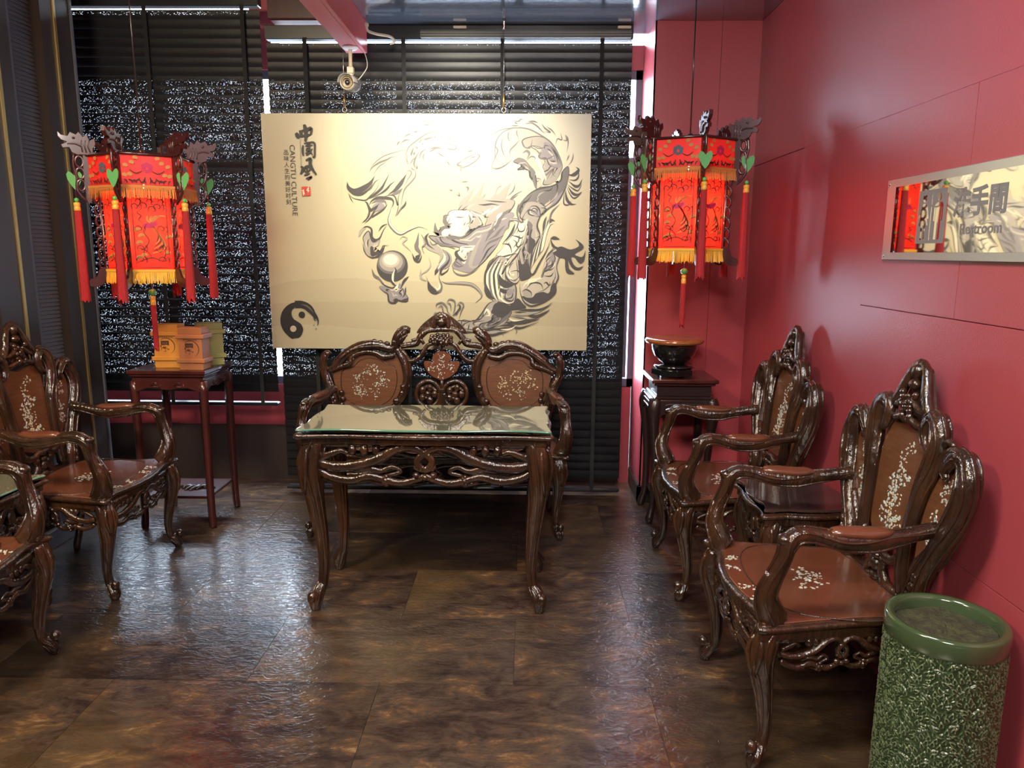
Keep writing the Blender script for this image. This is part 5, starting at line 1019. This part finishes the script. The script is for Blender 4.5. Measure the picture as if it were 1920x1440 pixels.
# ---------------------------------------------------------------- pedestal with black bowl
def make_pedestal():
    cx, cy, zt = .845, 4.005, .795; a, c = .175, .165
    t = thing('pedestal', (cx, cy, 0), 0, 'dark waisted wooden pedestal in the corner before the red column', 'pedestal')
    b = MB(); b.box(-a, a, -c, c, zt-.022, zt, .005); b.box(-a+.014, a-.014, -c+.014, c-.014, zt-.036, zt-.022, .004); b.build('top', 'darkred', t)
    b = MB(); b.box(-a+.032, a-.032, -c+.032, c-.032, zt-.095, zt-.036, .003); b.build('waist', 'darkwood', t)
    b = MB(); b.box(-a+.020, a-.020, -c+.020, c-.020, zt-.112, zt-.095, .006); b.build('waist_moulding', 'darkwood', t)
    for sx in (-1, 1):
        for sy in (-1, 1):
            X, Y = sx*(a-.030), sy*(c-.030); b = MB()
            b.tube([(X, Y, zt-.112, .034), (X+sx*.012, Y+sy*.012, zt-.17, .036), (X+sx*.008, Y+sy*.008, zt-.26, .027), (X-sx*.004, Y-sy*.004, .35, .020), (X-sx*.002, Y-sy*.002, .12, .018), (X+sx*.010, Y+sy*.010, .05, .020), (X+sx*.016, Y+sy*.016, .022, .022), (X+sx*.014, Y+sy*.014, 0, .016)], n=3, seg=8)
            for q in range(3): b.ell((X+sx*.026, Y-sy*.010+.010*q, zt-.14-.012*q), .010, 6, 4)
            b.build('leg', 'darkwood', t)
    for (p0, p1, o) in (((-a+.03, -c+.016), (a-.03, -c+.016), (0, -1)), ((a-.03, c-.016), (-a+.03, c-.016), (0, 1)), ((a-.016, -c+.03), (a-.016, c-.03), (1, 0)), ((-a+.016, c-.03), (-a+.016, -c+.03), (-1, 0))):
        L = math.dist(p0, p1); ux, uy = (p1[0]-p0[0])/L, (p1[1]-p0[1])/L
        Wf = lambda u, z, d: (p0[0]+ux*u+o[0]*d, p0[1]+uy*u+o[1]*d, z)
        b = MB(); b.prism([(0, zt-.11), (L, zt-.11), (L, zt-.225), (L*.9, zt-.195), (L*.75, zt-.18), (L*.5, zt-.185), (L*.25, zt-.18), (L*.1, zt-.195), (0, zt-.225)], Wf, -.010, .014, .004)
        b.tube([(*Wf(L*u, zt-.148+z_, .014), .004) for u, z_ in ((.16, 0), (.2, .014), (.5, .016), (.8, .014), (.84, 0), (.8, -.014), (.5, -.012), (.2, -.014))], n=3, seg=6, closed=True); b.build('apron', 'darkwood', t)
    b = MB(); b.box(-a+.04, a-.04, -c+.04, c-.04, .12, .14, .003); b.build('stretcher', 'darkwood', t)
    s = thing('bowl_base', (.805, 3.975, zt), 0, 'black stepped octagonal base under the black bowl on the pedestal', 'base')
    b = MB(); b.lathe([(.118, .012), (.118, .040), (.110, .046)], seg=8, smooth=False)
    for k in range(4): an = pi/4+k*pi/2; b.box(.085*cos(an)-.02, .085*cos(an)+.02, .085*sin(an)-.02, .085*sin(an)+.02, 0, .014, .002)
    b.build('plinth', 'black', s); b = MB(); b.lathe([(.085, .046), (.104, .050), (.106, .056), (.100, .063), (.070, .066)]); b.build('ring', 'black', s)
    w = thing('black_bowl', (.805, 3.975, zt+.066), 0, 'glossy black bowl with a wide brown rim cover on the corner pedestal', 'bowl')
    b = MB(); b.lathe([(.055, 0), (.062, .004), (.085, .022), (.108, .050), (.119, .080), (.121, .105), (.116, .118)], seg=40); b.build('bowl_body', 'black', w)
    b = MB(); b.lathe([(.118, .112), (.140, .112), (.154, .118), (.158, .128), (.152, .138), (.138, .143), (.120, .142), (.108, .137), (.05, .135), (.001, .135)], seg=48); b.build('rim_cover', 'lid', w)
make_pedestal()

# ---------------------------------------------------------------- green ceramic stand
def make_umbrella_stand():
    H, R = .54, .138; nz, na = 300, 460
    t = thing('ceramic_stand', (1.082, 1.775, 0), 0, 'tall green glazed ceramic cylinder with leafy relief in the right foreground', 'umbrella stand')
    rs = np.random.RandomState(5); Lc = 2*pi*R; z0, z1 = .02, H-.050
    A = np.arange(na)*Lc/na; Z = np.linspace(z0, z1, nz); HH = np.zeros((nz, na))
    cent = np.array([(i*.072+(.036 if j % 2 else 0)+rs.uniform(-.012, .012), .03+j*.058+rs.uniform(-.01, .01)) for j in range(9) for i in range(12)])
    G = np.stack(np.meshgrid(A, Z), -1)
    D = np.stack([np.hypot((G[..., 0]-c[0]+Lc/2) % Lc-Lc/2, G[..., 1]-c[1]) for c in cent]); D.sort(axis=0); gap = D[1]-D[0]
    branch = np.exp(-(gap/.0045)**2)
    for j in range(int((z1-z0)/.0150)+1):
        for i in range(int(Lc/.0160)):
            ax = (i+.5*(j % 2))*.0160+rs.uniform(-.0036, .0036); zz = z0+j*.0150+rs.uniform(-.0036, .0036)
            dd = np.hypot((cent[:, 0]-ax+Lc/2) % Lc-Lc/2, cent[:, 1]-zz); m = dd.argmin(); c = cent[m]
            an = atan2(zz-(c[1]-.035), (ax-c[0]+Lc/2) % Lc-Lc/2)+rs.uniform(-.5, .5)
            i0 = int(ax/Lc*na); j0 = int((zz-z0)/(z1-z0)*(nz-1)); ii = np.arange(i0-13, i0+14); jj = np.arange(max(0, j0-13), min(nz, j0+14))
            X = (ii*Lc/na-ax)[None, :]; Y = (Z[jj]-zz)[:, None]; u = X*cos(an)+Y*sin(an); v = -X*sin(an)+Y*cos(an)
            u2 = u+v*v*60
            wd = .0050*(1-.45*np.clip(u/.0095, -1, 1)); q = np.sqrt((u/.0095)**2+((v-12*u*u)/wd)**2)
            hh = .0042*np.exp(-((q-.82)/.30)**2)*(1-.7*(u < -.004))
            sub = HH[np.ix_(jj, ii % na)]; HH[np.ix_(jj, ii % na)] = np.maximum(sub, hh)
    HH = HH*(1-branch)+.0012*branch-.0012*(1-branch)*(HH < .0006)
    edge = np.clip(np.minimum((Z-z0), (z1-Z))/.008, 0, 1)[:, None]; HH = HH*edge
    V = []; prof_lo = [(R-.004, 0), (R, .004), (R, z0)]
    ang = 2*pi*np.arange(na)/na; ca, sa = np.cos(ang), np.sin(ang)
    rows = [(np.full(na, r), np.full(na, z), 0) for r, z in prof_lo]+[(R+HH[k], np.full(na, Z[k]), 1) for k in range(nz)]
    P = np.concatenate([np.stack([r*ca, r*sa, z], 1) for r, z, _ in rows]); n = len(rows)
    hcol = np.concatenate([np.zeros(3*na), HH.ravel()])
    idx = np.arange((n-1)*na).reshape(n-1, na); nxt = np.roll(idx, -1, axis=1)
    F = np.stack([idx, nxt, nxt+na, idx+na], -1).reshape(-1, 4)
    me = bpy.data.meshes.new('relief_body'); me.vertices.add(len(P)); me.vertices.foreach_set('co', P.ravel()); me.loops.add(F.size); me.loops.foreach_set('vertex_index', F.ravel())
    me.polygons.add(len(F)); me.polygons.foreach_set('loop_start', np.arange(len(F))*4); me.polygons.foreach_set('loop_total', np.full(len(F), 4)); me.polygons.foreach_set('use_smooth', np.ones(len(F), bool)); me.update(calc_edges=True)
    at = me.attributes.new('glaze', 'FLOAT', 'POINT'); at.data.foreach_set('value', np.clip(hcol/.0042, 0, 1).astype(np.float32))
    m, nt, bs = nodes_mat('green_crackled_glaze'); a = nt.nodes.new('ShaderNodeAttribute'); a.attribute_name = 'glaze'; r = nt.nodes.new('ShaderNodeValToRGB'); e = r.color_ramp.elements
    e[0].color = (.020, .036, .014, 1); e[1].color = (.24, .26, .155, 1); e[0].position = .10; x = e.new(.5); x.color = (.050, .082, .034, 1)
    nt.links.new(a.outputs['Fac'], r.inputs[0]); nt.links.new(r.outputs[0], bs.inputs['Base Color']); bs.inputs['Roughness'].default_value = .18; bs.inputs['Coat Weight'].default_value = .5
    me.materials.append(m); link('relief_body', me, t)
    M['glaze'] = mat('green_glaze', (.045, .070, .030), .15, coat=.8)
    b = MB(); b.lathe([(R+.001, z1-.002), (R+.004, z1+.004), (R+.005, H-.008), (R+.002, H-.001), (R-.006, H), (R-.016, H-.003), (R-.020, H-.010), (R-.020, H-.04), (R-.022, H-.20)], seg=72)
    b.f = [f for f in b.f if len(f) < 60]; b.flat = [False]*len(b.f); b.build('rim', 'glaze', t)
    b = MB(); seg = 48; V = [(0, 0, H-.030)]; F = []
    for k in range(1, 9):
        for s_ in range(seg): a_ = 2*pi*s_/seg; rr = (R-.021)*k/8; V.append((rr*cos(a_), rr*sin(a_), H-.032+.004*sin(a_*5+k)+random.uniform(-.002, .002)))
    F = [(0, 1+s_, 1+(s_+1) % seg) for s_ in range(seg)]
    for k in range(7):
        for s_ in range(seg): F.append((1+k*seg+s_, 1+(k+1)*seg+s_, 1+(k+1)*seg+(s_+1) % seg, 1+k*seg+(s_+1) % seg))
    b.add(V, F); b.build('filling', 'soil', t)['kind'] = 'stuff'
make_umbrella_stand()
# ================================================================ palace lanterns
def lantern_proto():
    r = thing('palace_lantern', (0, 0, 0), 0, 'x', 'lantern', 'two red palace lanterns')
    N6 = [2*pi*k/6 for k in range(6)]
    RB, RU = .177, .222
    def face(k, R_):      # midpoint frame of face k: origin, tangent, normal, half width
        a = N6[k]+pi/6; ap = R_*cos(pi/6); n = Vector((cos(a), sin(a), 0)); t = Vector((-sin(a), cos(a), 0)); return n*ap, t, n, R_*.5
    b = MB()
    b.tube([(RB*cos(a), RB*sin(a), -.505, .006) for a in N6], n=1, seg=6, closed=True)
    for k in range(3): a = N6[k]; b.tube([(RB*cos(a), RB*sin(a), -.505, .005), (-RB*cos(a), -RB*sin(a), -.505, .005)], n=1, seg=6)
    b.build('lower_frame', 'lanternwood', r); b = MB()
    for a in N6: b.tube([(RU*cos(a), RU*sin(a), 0, .005), (RU*cos(a), RU*sin(a), -.14, .005), (RB*cos(a), RB*sin(a), -.152, .005)], n=1, seg=5)
    for z, R_, rr in ((-.004, RU, .007), (-.138, RU-.004, .006), (-.15, RB+.004, .006)):
        b.tube([(R_*cos(a), R_*sin(a), z, rr) for a in N6], n=1, seg=6, closed=True)
    for z, R_ in ((.0, RU),):
        for k in range(3): a = N6[k]; b.tube([(R_*cos(a), R_*sin(a), z, .005), (-R_*cos(a), -R_*sin(a), z, .005)], n=1, seg=6)
    b.build('frame', 'lanternwood', r); b = MB(); b.lathe([(.001, -.01), (.026, -.01), (.030, .0), (.022, .012), (.012, .02), (.016, .03), (.006, .04)], seg=14)
    b.build('top_hub', 'lanternwood', r)
    for k in range(6):
        o, t, n, hw = face(k, RU); hw -= .010
        fn = lambda a, z, d, o=o, t=t, n=n: tuple(o+t*a+n*d+Vector((0, 0, z)))
        b = MB(); V = [fn(a, z, -.004+.002*sin(a*40)) for z in (-.132, -.006) for a in (-hw, -hw/2, 0, hw/2, hw)]; b.add(V, [(i, i+1, i+6, i+5) for i in range(4)])
        p = b.build('band_panel', 'silk2', r, fix=False)
        # peony sprig
        b = MB(); g = MB(); c = MB()
        def st(mb, pts, w, zz=.0015):
            P = cr(pts, 4); m = len(P); V = []
            for i, (x, z) in enumerate(P):
                q = P[max(i-1, 0)]; s_ = P[min(i+1, m-1)]; dx, dz = s_[0]-q[0], s_[1]-q[1]; l = sqrt(dx*dx+dz*dz) or 1; h = w*.85*(.35+.65*sin(pi*(i+.5)/m))
                V += [fn(x-dz/l*h, z+dx/l*h, zz), fn(x+dz/l*h, z-dx/l*h, zz)]
            mb.add(V, [(2*i, 2*i+1, 2*i+3, 2*i+2) for i in range(m-1)], False)
        for j in range(6):
            a = j*pi/3; st(c, [(.006*cos(a), -.062+.006*sin(a)), (.018*cos(a+.3), -.060+.016*sin(a+.3)), (.020*cos(a+.9), -.060+.018*sin(a+.9))], .008, .001)
        for sx in (-1, 1):
            st(b, [(sx*.02, -.075), (sx*.045, -.085), (sx*.07, -.070)], .003); st(b, [(sx*.03, -.105), (sx*.05, -.118), (sx*.075, -.112)], .004); st(b, [(sx*.01, -.1), (sx*.015, -.118), (sx*.03, -.124)], .004)
            for (lx, lz) in ((.05, -.045), (.075, -.058), (.06, -.095), (.035, -.025), (.08, -.098)): st(g, [(sx*lx, lz), (sx*(lx+.009), lz+.006), (sx*(lx+.018), lz+.004)], .009)
            for j in range(5): st(b, [(sx*(.008+.018*j), -.128), (sx*(.012+.018*j), -.116), (sx*(.020+.018*j), -.112)], .003)
        b.build('embroidery', 'thread', p)['kind'] = 'stuff'; g.build('embroidery', 'thread2', p)['kind'] = 'stuff'; c.build('embroidery', 'thread3' if k % 2 else 'thread4', p)['kind'] = 'stuff'
        # body panel
        o, t, n, hw = face(k, RB); hw -= .008
        fn = lambda a, z, d, o=o, t=t, n=n: tuple(o+t*a+n*d+Vector((0, 0, z)))
        b = MB(); V = [fn(a, z, -.003) for z in (-.500, -.38, -.27, -.154) for a in (-hw, 0, hw)]; b.add(V, [(i+3*j, i+1+3*j, i+4+3*j, i+3+3*j) for j in range(3) for i in range(2)])
        p = b.build('silk_panel', 'silk', r, fix=False)
        b = MB(); g = MB(); c = MB()
        for zc in (-.19, -.205):
            for j in range(3): x = -.055+.045*j; st(b, [(x, zc), (x+.008, zc+.014), (x+.022, zc+.010), (x+.020, zc-.006), (x+.032, zc-.012)], .0028)
        st(b, [(-.04, -.235), (-.05, -.25), (-.035, -.262), (-.045, -.28), (-.03, -.295)], .003)
        # phoenix-like bird sprig with tail curls
        for j in range(6): st(g if j % 2 else b, [(.0, -.30), (.015+.006*j, -.315-.010*j), (.030+.004*j, -.345-.012*j), (.020-.004*j, -.375-.010*j)], .0042)
        for j in range(5): st(g, [(.0, -.295), (-.012+.012*j, -.280+.004*j), (-.010+.018*j, -.262)], .0040)
        st(c, [(-.030, -.300), (-.010, -.305), (.012, -.300), (.028, -.290)], .014)
        for sx in (-1, 1):
            for zc, w_ in ((-.225, .010), (-.32, .009), (-.405, .010), (-.455, .009)):
                x0 = sx*.045+.006*sin(zc*90)
                st(b, [(x0-.018, zc-.010), (x0-.020, zc+.006), (x0-.006, zc+.014), (x0+.006, zc+.004), (x0+.000, zc-.006), (x0-.007, zc-.001)], .0030)
                st(b, [(x0+.006, zc+.004), (x0+.016, zc+.013), (x0+.020, zc-.004), (x0+.012, zc-.016)], .0026)
        st(b, [(-.068, -.160), (-.068, -.495)], .0022); st(b, [(.068, -.160), (.068, -.495)], .0022); st(b, [(-.066, -.488), (.066, -.488)], .0024)
        st(b, [(-.02, -.47), (-.035, -.42), (-.01, -.37), (-.03, -.33), (-.01, -.29)], .0030); st(b, [(.01, -.40), (.03, -.42), (.045, -.40), (.035, -.385)], .0030)
        for (x, z) in ((-.02, -.22), (.015, -.235)): st(b, [(x-.02, z-.012), (x-.016, z+.010), (x+.004, z+.012), (x+.010, z-.004), (x-.004, z-.008)], .0032)
        for (x, z) in ((-.065, -.33), (-.05, -.355), (-.06, -.385), (-.045, -.44), (-.065, -.45), (.05, -.43), (.06, -.36)):
            st(g, [(x, z), (x+.010, z+.009), (x+.024, z+.006)], .009); st(b, [(x, z), (x+.012, z+.002), (x+.024, z+.006)], .0022)
        st(b, [(-.07, -.47), (-.04, -.455), (.0, -.445), (.04, -.46), (.07, -.452)], .003); st(b, [(-.06, -.40), (-.03, -.41), (-.01, -.43), (-.005, -.45)], .0026); st(b, [(.035, -.47), (.05, -.44), (.055, -.40)], .0026)
        b.build('embroidery', 'thread', p)['kind'] = 'stuff'; g.build('embroidery', 'thread2', p)['kind'] = 'stuff'; c.build('embroidery', 'thread4', p)['kind'] = 'stuff'
        for (nm, m_, R_, z0, z1, ns) in (('upper_fringe', 'fringe2', RU-.002, -.140, -.195, 34), ('lower_fringe', 'fringe', RB+.002, -.502, -.565, 30)):
            o, t, n, hw = face(k, R_); rnd = random.Random(k); b = MB()
            for j in range(ns):
                a = -hw+2*hw*(j+.5)/ns; w = hw/ns*.85; dz = rnd.uniform(0, .010); sk = rnd.uniform(-.002, .002)
                V = [tuple(o+t*(a-w)+n*.004+Vector((0, 0, z0))), tuple(o+t*(a+w)+n*.004+Vector((0, 0, z0))), tuple(o+t*(a+w*.6+sk)+n*(.007+rnd.uniform(0, .003))+Vector((0, 0, z1+dz))), tuple(o+t*(a-w*.6+sk)+n*(.007)+Vector((0, 0, z1+dz)))]
                b.add(V, [(0, 1, 2, 3)], False)
            V = [tuple(o+t*s1*hw+n*.006+Vector((0, 0, zz))) for s1 in (-1, 1) for zz in (z0-.004, z0+.006)]; b.add(V, [(0, 1, 3, 2)], False)
            b.build(nm, m_, r, fix=False)['kind'] = 'stuff'
    for k in range(6):
        a = N6[k]; er = Vector((cos(a), sin(a), 0)); tt = Vector((-sin(a), cos(a), 0))
        W = lambda x, z, d: tuple(er*x+tt*d+Vector((0, 0, z)))
        # slim carved lower post
        b = MB()
        for j in range(7):
            z = -.165-.048*j; b.tube([(*W(RB+.016+.012*cos(q), z-.024+.022*sin(q), 0), .0052) for q in [2*pi*i/8 for i in range(8)]], n=2, seg=6, closed=True)
        b.tube([(*W(RB+.006, -.15, 0), .006), (*W(RB+.006, -.50, 0), .006)], n=2, seg=6)
        b.prism(cr([(RB, -.49), (RB+.03, -.495), (RB+.045, -.53), (RB+.075, -.545), (RB+.070, -.575), (RB+.03, -.572), (RB+.01, -.55)], 3, True), W, -.006, .006, .002)
        b.build('lower_post', 'lanternwood', r)
        # broad pierced upper bracket
        b = MB()
        b.prism(cr([(RU-.012, .01), (RU+.012, .01), (RU+.012, -.19), (RU-.004, -.205), (RU-.014, -.18)], 2, True), W, -.006, .006, .002)
        for j in range(3): b.tube([(*W(RU+.026+.015*cos(q), -.032-.050*j+.024*sin(q), 0), .0062) for q in [2*pi*i/8 for i in range(8)]], n=2, seg=6, closed=True)
        b.tube([(*W(RU+.044, .0, 0), .007), (*W(RU+.05, -.05, 0), .006), (*W(RU+.040, -.10, 0), .006), (*W(RU+.044, -.15, 0), .006), (*W(RU+.02, -.19, 0), .007), (*W(RU-.002, -.205, 0), .005)], n=3, seg=6)
        b.build('carved_bracket', 'lanternwood', r)
        head = [(RU-.03, .0), (RU-.032, .030), (RU-.045, .045), (RU-.040, .070), (RU-.020, .060), (RU-.012, .085), (RU+.004, .074), (RU+.018, .096), (RU+.03, .082), (RU+.052, .092), (RU+.062, .074), (RU+.086, .078), (RU+.098, .090), (RU+.100, .070), (RU+.088, .054), (RU+.066, .048), (RU+.090, .036), (RU+.084, .020), (RU+.060, .024), (RU+.052, .004), (RU+.03, -.006)]
        b = MB(); b.prism(head, W, -.009, .009, .003)
        for sd in (-.010, .010):
            b.ell(W(RU+.040, .066, sd), .0060, 6, 4); b.tube([(*W(RU+.01, .03, sd), .003), (*W(RU+.035, .042, sd), .004), (*W(RU+.065, .040, sd), .003)], n=3, seg=5)
            for q in range(3): b.tube([(*W(RU-.02+.015*q, .008, sd), .003), (*W(RU-.012+.012*q, .035, sd), .0035), (*W(RU-.02+.015*q, .058, sd), .002)], n=3, seg=5)
        b.build('dragon_head', 'lanternwood', r)
        # hanging heart leaf, bead and tassel
        x = RU+.050; c = Vector(W(x, 0, 0))
        tl = MB(); tl.tube([(c.x, c.y, .03, .0011), (c.x, c.y, -.205, .0011)], n=1, seg=4); to = tl.build('tassel_cord', 'tassel', r)
        hp = [(.0, -.014), (.010, -.004), (.022, .000), (.030, -.010), (.027, -.028), (.014, -.048), (0, -.062), (-.014, -.048), (-.027, -.028), (-.030, -.010), (-.022, .000), (-.010, -.004)]
        ft = Vector((.5*sin(k*2.1+.6), 1, 0)).normalized(); fb = Vector((-ft.y, ft.x, 0))
        b = MB(); b.prism([(p*1.0, q*1.25) for p, q in hp], lambda p, q, d: tuple(c+ft*p+fb*d+Vector((0, 0, -.075+q))), -.0015, .0015, .0005); b.build('heart_leaf', 'leaf', r)
        b = MB(); b.ell((c.x, c.y, -.196), (.010, .010, .010), 10, 6); b.build('bead', 'bead', r)
        b = MB(); b.lathe([(.010, -.206), (.0135, -.210), (.0135, -.220), (.011, -.224), (.0135, -.228), (.014, -.240), (.0115, -.243)], (c.x, c.y, 0), 12); b.build('gold_knot', 'goldband', r)
        b = tassel(c.x, c.y, -.242, -.63, .0125, .019); b.build('tassel', 'tassel', r)
    b = MB(); b.tube([(0, 0, -.50, .0015), (0, 0, -.61, .0015)], n=1, seg=5); b.build('tassel_cord', 'tassel', r)
    b = MB(); b.ell((0, 0, -.605), (.017, .017, .016), 14, 8); b.build('bead', 'bead', r)
    b = MB(); b.lathe([(.008, -.622), (.012, -.626), (.012, -.636), (.010, -.640), (.0125, -.645), (.012, -.662), (.010, -.666)], (0, 0, 0), 12); b.build('gold_knot', 'goldband', r)
    tassel(0, 0, -.664, -.875, .011, .011).build('tassel', 'tassel', r)
    b = MB(); b.ell((0, 0, -.30), (.028, .028, .036), 12, 8); b.tube([(0, 0, -.005, .003), (0, 0, -.24, .003)], n=1, seg=5); b.lathe([(.014, -.24), (.014, -.275)], seg=12)
    b.build('bulb', M['bulb'], r)
    return r
def tassel(x, y, z0, z1, r0, r1):
    b = MB(); rnd = random.Random(int((x*1e3)+(y*7e3))); seg = 20; V = []; F = []; m = 7
    for i in range(m):
        t = i/(m-1)
        for k in range(seg):
            a = 2*pi*k/seg; rr = (r0+(r1-r0)*t)*(1+.16*(k % 2))*(1.0 if t < .05 else 1+.05*sin(k*5)); z = z0+(z1-z0)*t+(rnd.uniform(-.02, .012) if i == m-1 else 0)
            V.append((x+rr*cos(a), y+rr*sin(a), z))
    for i in range(m-1):
        for k in range(seg): F.append((i*seg+k, i*seg+(k+1) % seg, (i+1)*seg+(k+1) % seg, (i+1)*seg+k))
    b.add(V, F); return b
M['bulb'] = mat('glowing_bulb', (1, .8, .5), .5, emis=(1, .72, .4), es=30)
lan = lantern_proto()
lan['label'] = 'glowing red palace lantern at the right before the red column, hung on a dark rod'
lan.location = (.772, 3.66, 1.968); lan.rotation_euler = (0, 0, radians(-87))
lan2 = copy_tree(lan); lan2['label'] = 'glowing red palace lantern at the left before the blind, above the bamboo boxes'
lan2.location = (-1.745, 3.45, 1.862); lan2.rotation_euler = (0, 0, radians(-88))
for L_, H in ((lan, CEIL), (lan2, CEIL2)):
    b = MB(); h = H-L_.location.z; b.tube([(0, 0, .03, .0035), (0, 0, h, .0035)], n=1, seg=8); b.lathe([(.02, h-.012), (.03, h)], seg=16); b.build('hanging_rod', 'darkwood', L_)
    light('lantern_lamp', 'POINT', (L_.location.x, L_.location.y, L_.location.z-.33), None, 9, (1, .62, .34), shadow_soft_size=.03)

# ================================================================ restroom sign on the right wall
def make_sign():
    ya, yb, za, zb = 2.613, 1.50, 1.431, 1.695; w, h = ya-yb, zb-za; T_ = .012
    s = thing('restroom_sign', (XR, ya, za), 0, 'mirrored restroom sign with frosted border, woman and man pictogram on the red wall', 'sign')
    W = lambda a, z, d: (-d, -a, z)       # a runs towards the viewer
    Q = lambda a, z, d: W(.215+(a-.130)*1.13, .052+(z-.052)*.94, d)
    b = MB(); b.prism([(0, 0), (w, 0), (w, h), (0, h)], W, 0, T_, .002); b.build('acrylic_plate', 'frost', s)
    b = MB(); b.prism([(.058, .025), (w-.03, .025), (w-.03, h-.026), (.058, h-.026)], W, T_, T_+.0006, 0); b.build('mirror_face', 'mirror', s)
    D = T_+.0006
    b = MB(); b.prism([(.130, .052), (.268, .052), (.268, .222), (.130, .222)], Q, D, D+.0005, 0); b.build('pictogram_board', 'etch', s)
    d2 = D+.0005
    b = MB(); b.prism([(.197, .062), (.200, .062), (.200, .212), (.197, .212)], Q, d2, d2+.0004, 0)
    def circ(mb, x, z, r): mb.prism([(x+r*.8*cos(2*pi*k/18), z+r*sin(2*pi*k/18)) for k in range(18)], Q, d2, d2+.0004, 0)
    circ(b, .163, .197, .0135)
    b.prism([(.156, .180), (.170, .180), (.177, .172), (.189, .132), (.183, .130), (.172, .160), (.186, .110), (.175, .110), (.175, .064), (.167, .064), (.167, .110), (.160, .110), (.160, .064), (.152, .064), (.152, .110), (.141, .110), (.154, .160), (.143, .130), (.137, .132), (.149, .172)], Q, d2, d2+.0004, 0)
    circ(b, .234, .197, .0135)
    b.prism([(.219, .180), (.249, .180), (.256, .172), (.256, .122), (.250, .122), (.250, .165), (.248, .165), (.248, .064), (.237, .064), (.237, .118), (.232, .118), (.232, .064), (.221, .064), (.221, .165), (.219, .165), (.219, .122), (.213, .122), (.213, .172)], Q, d2, d2+.0004, 0)
    b.build('pictogram', 'mirror', s)
    text_mesh('洗手間', .082, 'lettering', 'etch', s, lambda x, y, d: W(.530+x, .158+y, D+.0004), bold=.003)
    text_mesh('Restroom', .040, 'lettering', 'etch', s, lambda x, y, d: W(.546+x*1.18, .088+y, D+.0004), bold=.001)
    for a in (.012, w-.012):
        for z in (.014, h-.014):
            b = MB(); b.ell(W(a, z, T_), (.003, .005, .005), 8, 4); b.build('screw', 'steel', s)
make_sign()
